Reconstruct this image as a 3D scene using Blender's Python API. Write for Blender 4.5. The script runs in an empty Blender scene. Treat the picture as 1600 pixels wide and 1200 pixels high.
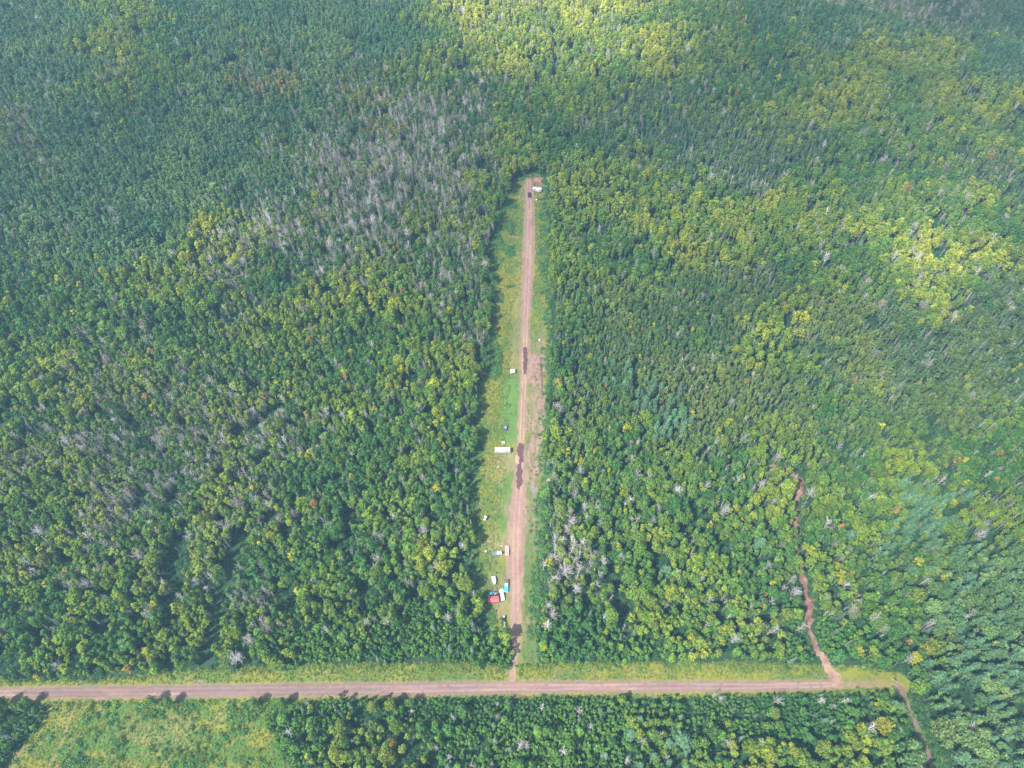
import bpy, bmesh, math, random
import numpy as np
from mathutils import Vector, Matrix

# ------------------------------------------------------------------ camera, sky, sun, exposure
random.seed(7)
rng = np.random.default_rng(7)
scene = bpy.context.scene
COL = scene.collection
W_PX, H_PX, F_PX = 1600.0, 1200.0, 1109.0
CAM_H = 340.0
PITCH = math.radians(55.4)                      # below the horizon
SP, CP = math.sin(PITCH), math.cos(PITCH)

cam_d = bpy.data.cameras.new('camera')
cam = bpy.data.objects.new('camera', cam_d)
COL.objects.link(cam)
cam.location = (0, 0, CAM_H)
cam.rotation_euler = (math.pi / 2 - PITCH, 0, 0)
cam_d.sensor_fit = 'HORIZONTAL'
cam_d.angle = 2 * math.atan(W_PX / 2 / F_PX)
cam_d.clip_start = 1.0
cam_d.clip_end = 20000
scene.camera = cam

SUN_EL = math.radians(52)
SHADOW_DIR = math.radians(38)                   # direction in which shadows fall, from +X towards +Y
SUNV = Vector((-math.cos(SHADOW_DIR) * math.cos(SUN_EL), -math.sin(SHADOW_DIR) * math.cos(SUN_EL), math.sin(SUN_EL)))
world = bpy.data.worlds.new('World')
scene.world = world
world.use_nodes = True
wn = world.node_tree
sky = wn.nodes.new('ShaderNodeTexSky')
sky.sky_type = 'NISHITA'
sky.sun_disc = False
sky.sun_elevation = SUN_EL
sky.sun_rotation = math.atan2(SUNV.x, SUNV.y)
sky.altitude = 400
wn.links.new(sky.outputs[0], wn.nodes['Background'].inputs[0])
wn.nodes['Background'].inputs[1].default_value = 0.09

sun_d = bpy.data.lights.new('sun', 'SUN')
sun_d.energy = 5.0
sun_d.angle = math.radians(0.6)
sun_d.color = (1.0, 0.955, 0.86)
sun = bpy.data.objects.new('sun', sun_d)
COL.objects.link(sun)
sun.location = SUNV * 3000
sun.rotation_euler = (-SUNV).to_track_quat('-Z', 'Y').to_euler()

scene.view_settings.view_transform = 'Standard'
scene.view_settings.look = 'None'
scene.view_settings.gamma = 1.0
scene.view_settings.use_curve_mapping = False
scene.view_settings.exposure = 1.54
cy = scene.cycles
cy.max_bounces = 6
cy.diffuse_bounces = 3
cy.glossy_bounces = 2
cy.transmission_bounces = 3
cy.transparent_max_bounces = 8
cy.volume_bounces = 1
cy.use_denoising = True

# ------------------------------------------------------------------ small maths
def P(px, py, z=0.0):
    """ground point (at height z) under a point of the photograph"""
    u = (np.asarray(px, float) - W_PX / 2) / F_PX
    v = (np.asarray(py, float) - H_PX / 2) / F_PX
    down = SP + v * CP
    t = (CAM_H - z) / down
    return u * t, (CP - v * SP) * t

def W2P(X, Y, Z=0.0):
    X = np.asarray(X, float); Y = np.asarray(Y, float); dz = np.asarray(Z, float) - CAM_H
    fwd = Y * CP - dz * SP
    upc = Y * SP + dz * CP
    return W_PX / 2 + F_PX * X / fwd, H_PX / 2 - F_PX * upc / fwd

def _hash(ix, iy, seed):
    h = (ix.astype(np.int64) * 374761393 + iy.astype(np.int64) * 668265263 + seed * 974634777) & 0xFFFFFFFF
    h = ((h ^ (h >> 13)) * 1274126177) & 0xFFFFFFFF
    h = (h ^ (h >> 16)) & 0xFFFFFFFF
    return h / 4294967295.0

def vnoise(x, y, seed=0):
    x = np.asarray(x, float); y = np.asarray(y, float)
    ix = np.floor(x); iy = np.floor(y)
    fx = x - ix; fy = y - iy
    fx = fx * fx * (3 - 2 * fx); fy = fy * fy * (3 - 2 * fy)
    a = _hash(ix, iy, seed); b = _hash(ix + 1, iy, seed)
    c = _hash(ix, iy + 1, seed); d = _hash(ix + 1, iy + 1, seed)
    return (a * (1 - fx) + b * fx) * (1 - fy) + (c * (1 - fx) + d * fx) * fy

def fbm(x, y, seed=0, octv=4):
    s = 0; amp = 0.5; tot = 0
    for k in range(octv):
        s = s + amp * vnoise(np.asarray(x) * 2 ** k + 17.3 * k, np.asarray(y) * 2 ** k - 9.1 * k, seed + k)
        tot += amp; amp *= 0.5
    return s / tot

def inside(poly, X, Y):
    poly = np.asarray(poly); X = np.asarray(X); Y = np.asarray(Y)
    r = np.zeros(X.shape, bool)
    j = len(poly) - 1
    for i in range(len(poly)):
        xi, yi = poly[i]; xj, yj = poly[j]
        c = ((yi > Y) != (yj > Y)) & (X < (xj - xi) * (Y - yi) / (yj - yi + 1e-12) + xi)
        r ^= c
        j = i
    return r

def poly_dist(line, X, Y):
    """distance to a polyline, the interpolated third value of its nearest point, and the signed side"""
    line = np.asarray(line, float)
    best = np.full(np.shape(X), 1e9); val = np.zeros(np.shape(X)); side = np.zeros(np.shape(X))
    for i in range(len(line) - 1):
        a = line[i]; b = line[i + 1]
        d = b[:2] - a[:2]; L2 = (d ** 2).sum() + 1e-9
        t = np.clip(((X - a[0]) * d[0] + (Y - a[1]) * d[1]) / L2, 0, 1)
        qx = a[0] + t * d[0]; qy = a[1] + t * d[1]
        dd = np.hypot(X - qx, Y - qy)
        m = dd < best
        best = np.where(m, dd, best)
        val = np.where(m, a[2] + t * (b[2] - a[2]), val)
        side = np.where(m, np.sign((X - qx) * d[1] - (Y - qy) * d[0]), side)
    return best, val, side

def gpoly(pts):
    return [tuple(float(c) for c in P(x, y)) for x, y in pts]

def gline(pts):
    """pixel polyline (x, y, width in pixels across) -> ground polyline with half width in metres"""
    o = []
    for x, y, w in pts:
        a = P(x - w / 2, y); b = P(x + w / 2, y)
        o.append((float(a[0] + b[0]) / 2, float(a[1]), float(b[0] - a[0]) / 2))
    return o

def smooth(a, b, x):
    t = np.clip((x - a) / (b - a), 0, 1)
    return t * t * (3 - 2 * t)

RIDGE = P(1330, 100)
def terrain(X, Y):
    X = np.asarray(X, float); Y = np.asarray(Y, float)
    dx = X - RIDGE[0]; dy = Y - RIDGE[1]
    a = math.radians(-24)
    al = dx * math.cos(a) + dy * math.sin(a); pe = -dx * math.sin(a) + dy * math.cos(a)
    h = 20 * np.exp(-(pe / 80) ** 2) * np.exp(-(al / 230) ** 2)
    far = smooth(430, 620, Y)
    return h + far * 6 * (fbm(X / 160, Y / 160, 51, 2) - 0.5)

# ------------------------------------------------------------------ materials
def new_mat(name):
    m = bpy.data.materials.new(name); m.use_nodes = True
    nt = m.node_tree
    return m, nt, nt.nodes, nt.links, nt.nodes['Principled BSDF']

def plain(name, col, rough=0.6, metal=0.0, var=0.12, scale=3.0, spec=0.4, bump=0.0):
    m, nt, N, L, b = new_mat(name)
    tc = N.new('ShaderNodeTexCoord')
    no = N.new('ShaderNodeTexNoise'); no.inputs['Scale'].default_value = scale; no.inputs['Detail'].default_value = 5
    L.new(tc.outputs['Object'], no.inputs['Vector'])
    mr = N.new('ShaderNodeMapRange'); mr.inputs[1].default_value = 0.3; mr.inputs[2].default_value = 0.7
    mr.inputs[3].default_value = 1 - var * 1.6; mr.inputs[4].default_value = 1 + var * 0.6
    L.new(no.outputs[0], mr.inputs[0])
    mx = N.new('ShaderNodeMix'); mx.data_type = 'RGBA'; mx.blend_type = 'MULTIPLY'; mx.inputs[0].default_value = 1
    mx.inputs[6].default_value = (*col, 1)
    L.new(mr.outputs[0], mx.inputs[7])
    L.new(mx.outputs[2], b.inputs['Base Color'])
    b.inputs['Roughness'].default_value = rough
    b.inputs['Metallic'].default_value = metal
    b.inputs['Specular IOR Level'].default_value = spec
    if bump:
        bp = N.new('ShaderNodeBump'); bp.inputs['Strength'].default_value = bump; bp.inputs['Distance'].default_value = 0.03
        L.new(no.outputs[0], bp.inputs['Height']); L.new(bp.outputs[0], b.inputs['Normal'])
    return m

def leaf_mat(name, transl=0.3, nscale=0.9):
    """foliage: colour comes from each tree's own tint, leaf to leaf variation from noise"""
    m, nt, N, L, b = new_mat(name)
    N.remove(b)
    at = N.new('ShaderNodeAttribute'); at.attribute_type = 'INSTANCER'; at.attribute_name = 'tint'
    ge = N.new('ShaderNodeNewGeometry')
    no = N.new('ShaderNodeTexNoise'); no.inputs['Scale'].default_value = nscale; no.inputs['Detail'].default_value = 3
    L.new(ge.outputs['Position'], no.inputs['Vector'])
    mr = N.new('ShaderNodeMapRange'); mr.inputs[1].default_value = 0.3; mr.inputs[2].default_value = 0.7
    mr.inputs[3].default_value = 0.68; mr.inputs[4].default_value = 1.36
    L.new(no.outputs[0], mr.inputs[0])
    ra = N.new('ShaderNodeMapRange'); ra.inputs[3].default_value = 0.72; ra.inputs[4].default_value = 1.28
    L.new(ge.outputs['Random Per Island'], ra.inputs[0])
    mu = N.new('ShaderNodeMath'); mu.operation = 'MULTIPLY'
    L.new(mr.outputs[0], mu.inputs[0]); L.new(ra.outputs[0], mu.inputs[1])
    mx = N.new('ShaderNodeMix'); mx.data_type = 'RGBA'; mx.blend_type = 'MULTIPLY'; mx.inputs[0].default_value = 1
    L.new(at.outputs['Color'], mx.inputs[6]); L.new(mu.outputs[0], mx.inputs[7])
    di = N.new('ShaderNodeBsdfDiffuse'); tr = N.new('ShaderNodeBsdfTranslucent')
    L.new(mx.outputs[2], di.inputs['Color']); L.new(mx.outputs[2], tr.inputs['Color'])
    ms = N.new('ShaderNodeMixShader'); ms.inputs[0].default_value = transl
    L.new(di.outputs[0], ms.inputs[1]); L.new(tr.outputs[0], ms.inputs[2])
    L.new(ms.outputs[0], N['Material Output'].inputs['Surface'])
    return m

def wood_mat(name):
    """bark and bare wood, tinted per tree"""
    m, nt, N, L, b = new_mat(name)
    at = N.new('ShaderNodeAttribute'); at.attribute_type = 'INSTANCER'; at.attribute_name = 'bark'
    ge = N.new('ShaderNodeNewGeometry')
    no = N.new('ShaderNodeTexNoise'); no.inputs['Scale'].default_value = 2.5; no.inputs['Detail'].default_value = 4
    L.new(ge.outputs['Position'], no.inputs['Vector'])
    mr = N.new('ShaderNodeMapRange'); mr.inputs[1].default_value = 0.3; mr.inputs[2].default_value = 0.7
    mr.inputs[3].default_value = 0.7; mr.inputs[4].default_value = 1.2
    L.new(no.outputs[0], mr.inputs[0])
    mx = N.new('ShaderNodeMix'); mx.data_type = 'RGBA'; mx.blend_type = 'MULTIPLY'; mx.inputs[0].default_value = 1
    L.new(at.outputs['Color'], mx.inputs[6]); L.new(mr.outputs[0], mx.inputs[7])
    L.new(mx.outputs[2], b.inputs['Base Color'])
    b.inputs['Roughness'].default_value = 0.85; b.inputs['Specular IOR Level'].default_value = 0.2
    return m

def earth_mat(name, attr='col', fine=2.2, bump=0.5, rough=0.95, spread=0.55):
    """ground whose soil and sward colours are stored per vertex; noise adds stones, tufts and relief"""
    m, nt, N, L, b = new_mat(name)
    at = N.new('ShaderNodeAttribute'); at.attribute_name = attr
    ge = N.new('ShaderNodeNewGeometry')
    no = N.new('ShaderNodeTexNoise'); no.inputs['Scale'].default_value = fine; no.inputs['Detail'].default_value = 6
    no.inputs['Roughness'].default_value = 0.7
    L.new(ge.outputs['Position'], no.inputs['Vector'])
    mr = N.new('ShaderNodeMapRange'); mr.inputs[1].default_value = 0.25; mr.inputs[2].default_value = 0.75
    mr.inputs[3].default_value = 1 - spread * 0.5; mr.inputs[4].default_value = 1 + spread * 0.5
    L.new(no.outputs[0], mr.inputs[0])
    mx = N.new('ShaderNodeMix'); mx.data_type = 'RGBA'; mx.blend_type = 'MULTIPLY'; mx.inputs[0].default_value = 1
    L.new(at.outputs['Color'], mx.inputs[6]); L.new(mr.outputs[0], mx.inputs[7])
    L.new(mx.outputs[2], b.inputs['Base Color'])
    b.inputs['Roughness'].default_value = rough; b.inputs['Specular IOR Level'].default_value = 0.15
    bp = N.new('ShaderNodeBump'); bp.inputs['Strength'].default_value = bump; bp.inputs['Distance'].default_value = 0.12
    L.new(no.outputs[0], bp.inputs['Height']); L.new(bp.outputs[0], b.inputs['Normal'])
    return m

M_LEAF = leaf_mat('leaves', 0.2)
M_NEEDLE = leaf_mat('needles', 0.15, 0.7)
M_WEED = leaf_mat('weeds', 0.3, 1.6)
M_WOOD = wood_mat('bark')
M_EARTH = earth_mat('earth')
M_ROAD = earth_mat('road_gravel', fine=3.2, bump=0.35, spread=0.28)

# ------------------------------------------------------------------ mesh helpers
def mesh_from(name, V, faces, mats, mi=None, smooth_sh=False):
    me = bpy.data.meshes.new(name)
    me.from_pydata([tuple(v) for v in V], [], [tuple(f) for f in faces])
    for m in mats: me.materials.append(m)
    if mi is not None: me.polygons.foreach_set('material_index', np.asarray(mi, np.int32))
    if smooth_sh: me.polygons.foreach_set('use_smooth', np.ones(len(me.polygons), bool))
    me.update()
    return me

def add_obj(name, data, parent=None, loc=None, rot=None, scl=None):
    o = bpy.data.objects.new(name, data)
    COL.objects.link(o)
    if parent is not None: o.parent = parent
    if loc is not None: o.location = loc
    if rot is not None: o.rotation_euler = rot
    if scl is not None: o.scale = scl
    return o

def tag(o, label=None, cat=None, group=None, kind=None):
    if label: o['label'] = label
    if cat: o['category'] = cat
    if group: o['group'] = group
    if kind: o['kind'] = kind
    return o

def grid_sheet(name, x0, x1, y0, y1, step, keep, colour, zfun, mat):
    """a sheet of small quads over [x0,x1]x[y0,y1], cut along the edge given by keep()"""
    nx = int((x1 - x0) / step) + 1; ny = int((y1 - y0) / step) + 1
    xs = x0 + np.arange(nx) * step; ys = y0 + np.arange(ny) * step
    X, Y = np.meshgrid(xs, ys)
    k = keep(X, Y)
    idx = np.arange(nx * ny).reshape(ny, nx)
    kq = k[:-1, :-1] & k[1:, :-1] & k[:-1, 1:] & k[1:, 1:]
    q = np.stack([idx[:-1, :-1][kq], idx[:-1, 1:][kq], idx[1:, 1:][kq], idx[1:, :-1][kq]], 1)
    used = np.unique(q); remap = np.full(nx * ny, -1); remap[used] = np.arange(len(used))
    q = remap[q]
    Xu = X.ravel()[used]; Yu = Y.ravel()[used]
    Z = zfun(Xu, Yu)
    me = bpy.data.meshes.new(name)
    me.vertices.add(len(used)); me.vertices.foreach_set('co', np.stack([Xu, Yu, Z], 1).ravel())
    me.loops.add(q.size); me.loops.foreach_set('vertex_index', q.ravel().astype(np.int32))
    me.polygons.add(len(q)); me.polygons.foreach_set('loop_start', (np.arange(len(q)) * 4).astype(np.int32))
    me.polygons.foreach_set('use_smooth', np.ones(len(q), bool))
    me.update(calc_edges=True)
    c = np.ones((len(used), 4)); c[:, :3] = np.clip(colour(Xu, Yu), 0, 1)
    a = me.color_attributes.new('col', 'FLOAT_COLOR', 'POINT'); a.data.foreach_set('color', c.ravel())
    me.materials.append(mat)
    o = add_obj(name, me); o['kind'] = 'structure'
    return o

def mixc(c, new, m):
    m = np.clip(m, 0, 1)[:, None]
    return c * (1 - m) + np.asarray(new)[None, :] * m

# ------------------------------------------------------------------ the lay of the land (taken from the photograph, in ground metres)
ROAD_C = [(-420, 1091, 20), (-200, 1086.5, 19), (0, 1083, 16.5), (200, 1081, 18), (400, 1078.5, 19), (600, 1077, 20), (800, 1074, 18), (1000, 1073, 16),
          (1200, 1072, 14.5), (1290, 1070, 13), (1312, 1069.5, 9), (1325, 1069, 3)]
def road_line():
    o = []
    for x, y, w in ROAD_C:
        a = P(x, y - w / 2); b = P(x, y + w / 2)
        o.append((float(a[0] + b[0]) / 2, float(a[1] + b[1]) / 2, float(a[1] - b[1]) / 2))
    return o
ROAD = road_line()
DRIVE = gline([(801, 1068, 11), (801, 1050, 10), (803, 1025, 9.5), (805, 1000, 10.5), (806, 960, 12), (806, 920, 18), (805, 880, 22), (806, 840, 22), (808, 800, 20),
               (810, 772, 17), (813, 730, 15), (815, 690, 9), (817, 640, 7.5), (818.5, 600, 9), (820, 560, 12), (821, 500, 9.5), (823, 460, 13), (825, 420, 16),
               (827, 360, 14), (827, 320, 11), (826.5, 300, 9), (826, 282, 8)])
CLEAR = gpoly([(797, 1075), (795, 1010), (786, 996), (770, 985), (752, 955), (740, 915), (735, 860), (732, 800), (738, 730), (740, 690), (742, 640), (747, 600), (757, 565), (766, 520), (769, 470), (766, 400), (777, 340),
               (793, 305), (801, 284), (814, 276), (838, 270), (852, 276), (858, 298), (856, 330), (861, 420), (863, 520), (860, 640), (856, 740), (850, 850), (843, 960), (838, 1075)])
BAND = gpoly([(-420, 1072), (-200, 1066), (0, 1064), (160, 1060), (300, 1046), (420, 1040), (600, 1034), (740, 1035), (800, 1040), (840, 1036), (1000, 1034), (1150, 1033),
              (1280, 1038), (1340, 1038), (1405, 1050), (1428, 1066), (1418, 1084), (1300, 1086), (1100, 1090), (900, 1092), (760, 1093), (640, 1093), (500, 1095), (400, 1099), (200, 1101), (0, 1101), (-420, 1110)])
MEADOW = gpoly([(62, 1092), (300, 1092), (470, 1092), (462, 1112), (420, 1128), (440, 1165), (452, 1190), (470, 1235), (-60, 1240), (20, 1180), (48, 1150), (66, 1120)])
TRAIL = gline([(1307, 1066, 20), (1300, 1050, 19), (1290, 1035, 15), (1276, 1015, 10), (1268, 995, 9), (1263, 960, 13), (1264, 945, 16), (1258, 915, 11), (1252, 890, 9), (1244, 850, 10), (1240, 815, 12), (1244, 780, 10), (1252, 752, 9), (1228, 735, 14), (1206, 730, 14)])
PATH = gline([(1406, 1078, 10), (1414, 1092, 8), (1424, 1115, 8), (1436, 1145, 8), (1448, 1175, 8), (1466, 1215, 9), (1480, 1250, 9)])
DITCH = gline([(318, 1044, 6), (328, 1010, 5), (338, 980, 5), (345, 930, 5), (357, 895, 5), (369, 855, 5), (376, 838, 4)])
BARE = P(368, 107)
TRAIL_OPEN = float(P(0, 905)[1])
TRAIL_TOP = float(P(0, 742)[1])
def away_from_open(X, Y, marg=0.0):
    """True where the forest may stand"""
    jx = X + (fbm(X / 9, Y / 9, 3, 2) - 0.5) * (8 + 6 * (Y < 72))
    jy = Y + (fbm(X / 9, Y / 9, 5, 2) - 0.5) * 3
    rd, rw, _ = poly_dist(ROAD, X, Y)
    ok = ~inside(CLEAR, jx, jy) & ~inside(BAND, X, Y + (fbm(X / 7, Y / 7, 7, 3) - .5) * 8) & (rd > rw + 2.2) & ~inside(MEADOW, jx, jy)
    d, w, _ = poly_dist(TRAIL, X, Y); ok &= d > w + .3
    d, w, _ = poly_dist(PATH, X, Y); ok &= d > w + .3
    d, w, _ = poly_dist(DITCH, X, Y); ok &= d > w + 1.0
    if marg:
        n = fbm(X / 5, Y / 5, 15, 2) * 3
        d, w, sd = poly_dist(TRAIL, X, Y); ok &= d > w * .8 + np.where((sd < 0) & ((Y < TRAIL_OPEN) | (Y > TRAIL_TOP)), 3.4 + n, np.where(sd < 0, .9, .2))
        d, w, sd = poly_dist(PATH, X, Y); ok &= d > w + np.where(sd > 0, 3.6 + n, 1.5 + n)
        d, w, sd = poly_dist(DITCH, X, Y); ok &= d > w + np.where(sd > 0, 4.6, .9)
    ok &= np.hypot((X - BARE[0]) / 9, (Y - BARE[1]) / 8) > 1
    return ok

# ------------------------------------------------------------------ setting: ground sheets
C_FLOOR = np.array([0.022, 0.050, 0.022])
C_GRASS = np.array([0.070, 0.112, 0.022])
C_MOWN = np.array([0.068, 0.140, 0.034])
C_YELL = np.array([0.135, 0.140, 0.018])
C_DRY = np.array([0.165, 0.140, 0.070])
C_DIRT = np.array([0.230, 0.145, 0.124])
C_TAN = np.array([0.285, 0.195, 0.130])
C_RED = np.array([0.165, 0.078, 0.070])

def ground_sheet():
    xs = np.concatenate([[-9000, -4000, -2000, -1200], np.arange(-760, 761, 10.0), [1200, 2000, 4000, 9000]])
    ys = np.concatenate([[-6000, -2000, -700, -200], np.arange(-60, 1061, 10.0), [1300, 2000, 4000, 9000]])
    X, Y = np.meshgrid(xs, ys)
    Z = terrain(X, Y)
    nx, ny = len(xs), len(ys)
    idx = np.arange(nx * ny).reshape(ny, nx)
    q = np.stack([idx[:-1, :-1].ravel(), idx[:-1, 1:].ravel(), idx[1:, 1:].ravel(), idx[1:, :-1].ravel()], 1)
    me = mesh_from('ground', np.stack([X.ravel(), Y.ravel(), Z.ravel()], 1), q, [M_EARTH], smooth_sh=True)
    n = X.size; f = fbm(X.ravel() / 40, Y.ravel() / 40, 11, 3)[:, None]
    c = np.ones((n, 4)); c[:, :3] = C_FLOOR * (0.75 + 0.5 * f)
    a = me.color_attributes.new('col', 'FLOAT_COLOR', 'POINT'); a.data.foreach_set('color', c.ravel())
    o = add_obj('ground', me); o['kind'] = 'structure'
    return o
ground_sheet()

def clear_colour(X, Y):
    px, py = W2P(X, Y)
    n1 = fbm(X / 12, Y / 12, 21, 4); n2 = fbm(X / 3.2, Y / 3.2, 31, 4); n3 = fbm(X / 0.9, Y / 2.2, 41, 3)
    c = np.repeat(C_GRASS[None, :], len(X), 0)
    c = mixc(c, C_YELL, smooth(0.42, 0.62, n1) * 0.9)
    c = mixc(c, C_DRY, smooth(0.52, 0.72, n2) * 0.55)
    d, w, side = poly_dist(DRIVE, X, Y)                       # side > 0 : to the east of the drive
    # mown lawn between the weeds and the drive
    mown = smooth(-15, -12, -d * (side < 0) - 99 * (side > 0)) * smooth(585, 600, py) * (1 - smooth(688, 700, py))
    c = mixc(c, C_MOWN, mown * (0.75 + 0.4 * (n2 - 0.5)))
    mown2 = smooth(-11, -8, -d * (side < 0) - 99 * (side > 0)) * smooth(708, 720, py) * (1 - smooth(840, 860, py))
    c = mixc(c, C_GRASS * [0.95, 1.1, 1.0], mown2 * 0.85)
    east = smooth(730, 800, py) * (side > 0) * smooth(2, 5, d)
    c = mixc(c, C_MOWN * [1.0, 0.75, 0.9], east * 0.75)
    c = mixc(c, C_DRY * 0.9, east * smooth(0.5, 0.7, n1) * 0.7)
    # dry trampled ground round the drive, campers and parked things
    for (bx, by, rx, ry, s) in [(790, 722, 30, 26, .8), (780, 850, 32, 30, .65), (782, 925, 28, 45, .6), (808, 540, 14, 50, .55), (830, 640, 14, 60, .75), (826, 300, 30, 18, .85), (812, 470, 14, 40, .5), (842, 700, 12, 60, .6), (785, 955, 14, 20, .6)]:
        q = np.hypot((px - bx) / rx, (py - by) / ry)
        c = mixc(c, C_DRY, smooth(1.15, 0.3, q + (n2 - 0.5) * 0.8) * s)
    # churned pink soil east of the puddles
    for (bx, by, rx, ry, s) in [(833, 572, 16, 34, 1.0), (846, 560, 10, 45, .6), (826, 730, 20, 40, .85), (838, 690, 12, 36, .55), (843, 288, 10, 12, .9), (800, 800, 14, 40, .5), (824, 800, 8, 40, .5), (846, 640, 8, 90, .85), (836, 650, 10, 60, .5), (835, 800, 8, 70, .45), (797, 870, 7, 60, .7)]:
        q = np.hypot((px - bx) / rx, (py - by) / ry)
        c = mixc(c, C_DIRT * 0.95, smooth(1.1, 0.45, q + (n2 - 0.5) * 1.3 + (n3 - .5) * .8) * s)
    tyre = (np.abs(np.abs(px - 783 + (py - 730) * 0.02) - 2.2) < 1.0) & (py > 705) & (py < 800)
    c = mixc(c, C_DRY, tyre * 0.5)
    # soft edge of the drive
    c = mixc(c, C_DIRT * 0.9, smooth(w + 1.6, w + 0.2, d + (n2 - 0.5) * 3.0) * 0.9)
    # furrows along the eastern berm
    fur = smooth(0.5, 0.7, vnoise(px / 2.2, py / 14, 77)) * (side > 0) * smooth(590, 640, py) * (1 - smooth(740, 770, py))
    c = mixc(c, C_GRASS * 0.8, fur * 0.5)
    return c * (0.72 + 0.56 * n3)[:, None]

zc = lambda X, Y: 0.03 + 0.05 * fbm(X / 2, Y / 2, 9, 2)
cx0 = min(p[0] for p in CLEAR) - 3; cx1 = max(p[0] for p in CLEAR) + 3
cy0 = min(p[1] for p in CLEAR) - 2; cy1 = max(p[1] for p in CLEAR) + 3
grid_sheet('grass_clearing', cx0, cx1, cy0 + 2, cy1, 0.4,
           lambda X, Y: inside(CLEAR, X + (fbm(X / 2, Y / 2, 61, 2) - .5) * 3, Y) & ~inside(BAND, X, Y), clear_colour, zc, M_EARTH)

TRACK_PX = ([(88, 1094, 6), (62, 1120, 6), (45, 1150, 7), (20, 1200, 8), (10, 1230, 8)], [(124, 1092, 5), (110, 1120, 5), (96, 1160, 6), (84, 1185, 6), (60, 1235, 6)])
TRACKS = [gline(p) for p in TRACK_PX]
def band_colour(X, Y):
    px, py = W2P(X, Y)
    n1 = fbm(X / 10, Y / 6, 121, 4); n2 = fbm(X / 2.5, Y / 2.5, 131, 4); n3 = fbm(X / 0.8, Y / 0.8, 141, 3)
    c = np.repeat(C_GRASS[None, :], len(X), 0)
    c = mixc(c, C_YELL * 1.05, smooth(0.38, 0.6, n1) * 0.9)
    c = mixc(c, C_DRY * 0.85, smooth(0.5, 0.75, n2) * 0.6)
    mead = inside(MEADOW, X, Y)
    c = mixc(c, C_GRASS * [0.7, 1.0, 0.9], mead * smooth(0.58, 0.40, n1) * 0.95)
    q = np.hypot((px - 250) / 90, (py - 1140) / 40)
    c = mixc(c, C_DRY, mead * smooth(1.2, 0.2, q + (n2 - .5)) * 0.4)
    d, w, side = poly_dist(ROAD, X, Y)
    c = mixc(c, C_DIRT * 0.75, smooth(w + 1.0, w + 0.1, d + (n2 - 0.5) * 1.6) * 0.8)
    # wheel tracks across the meadow
    for pts in TRACK_PX:
        d, w, _ = poly_dist(gline(pts), X, Y)
        c = mixc(c, C_DRY * [0.9, 0.85, 0.8], smooth(w + .3, w * .3, np.abs(d) + (n2 - .5)) * 0.85)
    # pull-ins beside the road, the grassed end of the road
    for (bx, by, rx, ry, s) in [(157, 1094, 16, 4, 1), (311, 1064, 9, 4, .8), (816, 1087, 16, 4, .9), (640, 1093, 30, 3, .5), (1345, 1070, 60, 8, .5), (1500, 1072, 0.1, .1, 0)]:
        q = np.hypot((px - bx) / rx, (py - by) / ry)
        c = mixc(c, C_DIRT * 0.85, smooth(1.2, 0.4, q + (n2 - .5) * .7) * s)
    return c * (0.70 + 0.6 * n3)[:, None]

grid_sheet('roadside_grass', -330, 270, 24, 84, 0.5,
           lambda X, Y: inside(BAND, X, Y + (fbm(X / 2, Y / 2, 63, 2) - .5) * 2) | inside(MEADOW, X + (fbm(X / 2, Y / 2, 61, 2) - .5) * 3, Y), band_colour,
           lambda X, Y: 0.03 + 0.05 * fbm(X / 2, Y / 2, 9, 2), M_EARTH)

def road_colour(X, Y):
    d, w, side = poly_dist(ROAD, X, Y)
    s = d * side
    n1 = fbm(X / 25, s / 2.5, 221, 4); n2 = fbm(X / 14, s / 0.5, 231, 3); n3 = fbm(X / 1.2, Y / 1.2, 241, 3)
    c = np.repeat((C_DIRT * [0.84, 0.92, 1.02])[None, :], len(X), 0)
    px, py = W2P(X, Y)
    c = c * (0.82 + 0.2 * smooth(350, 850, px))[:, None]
    c = mixc(c, C_DIRT * 1.12, smooth(0.5, 0.7, n1) * 0.7)
    c = mixc(c, C_RED * 0.95, smooth(0.52, 0.75, n2) * 0.5)
    lane = np.exp(-((np.abs(s) - w * .42) / (w * .16)) ** 2)                       # wheel lanes worn pale, loose gravel between and beside them
    c = c * (0.80 + 0.30 * lane * (0.6 + .8 * n1))[:, None]
    hole = smooth(.70, .78, fbm(X / 1.6, s / 1.1, 251, 2)) * lane
    c = mixc(c, C_RED * 0.7, hole * .7)
    c = mixc(c, C_DRY * .8, smooth(w - 1.0, w + .2, d + (n3 - .5) * 2.4) * .7)
    c = mixc(c, C_GRASS * 1.3, smooth(1290, 1330, px + (n3 - .5) * 40) * 0.7)
    return c * (0.85 + 0.3 * n3)[:, None]
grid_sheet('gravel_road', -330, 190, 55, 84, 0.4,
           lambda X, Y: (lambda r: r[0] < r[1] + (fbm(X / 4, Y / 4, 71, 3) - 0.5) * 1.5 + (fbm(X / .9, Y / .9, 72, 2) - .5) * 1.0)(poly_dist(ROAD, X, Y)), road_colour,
           lambda X, Y: 0.10 + 0.02 * fbm(X / 2, Y / 2, 9, 2), M_ROAD)

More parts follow.
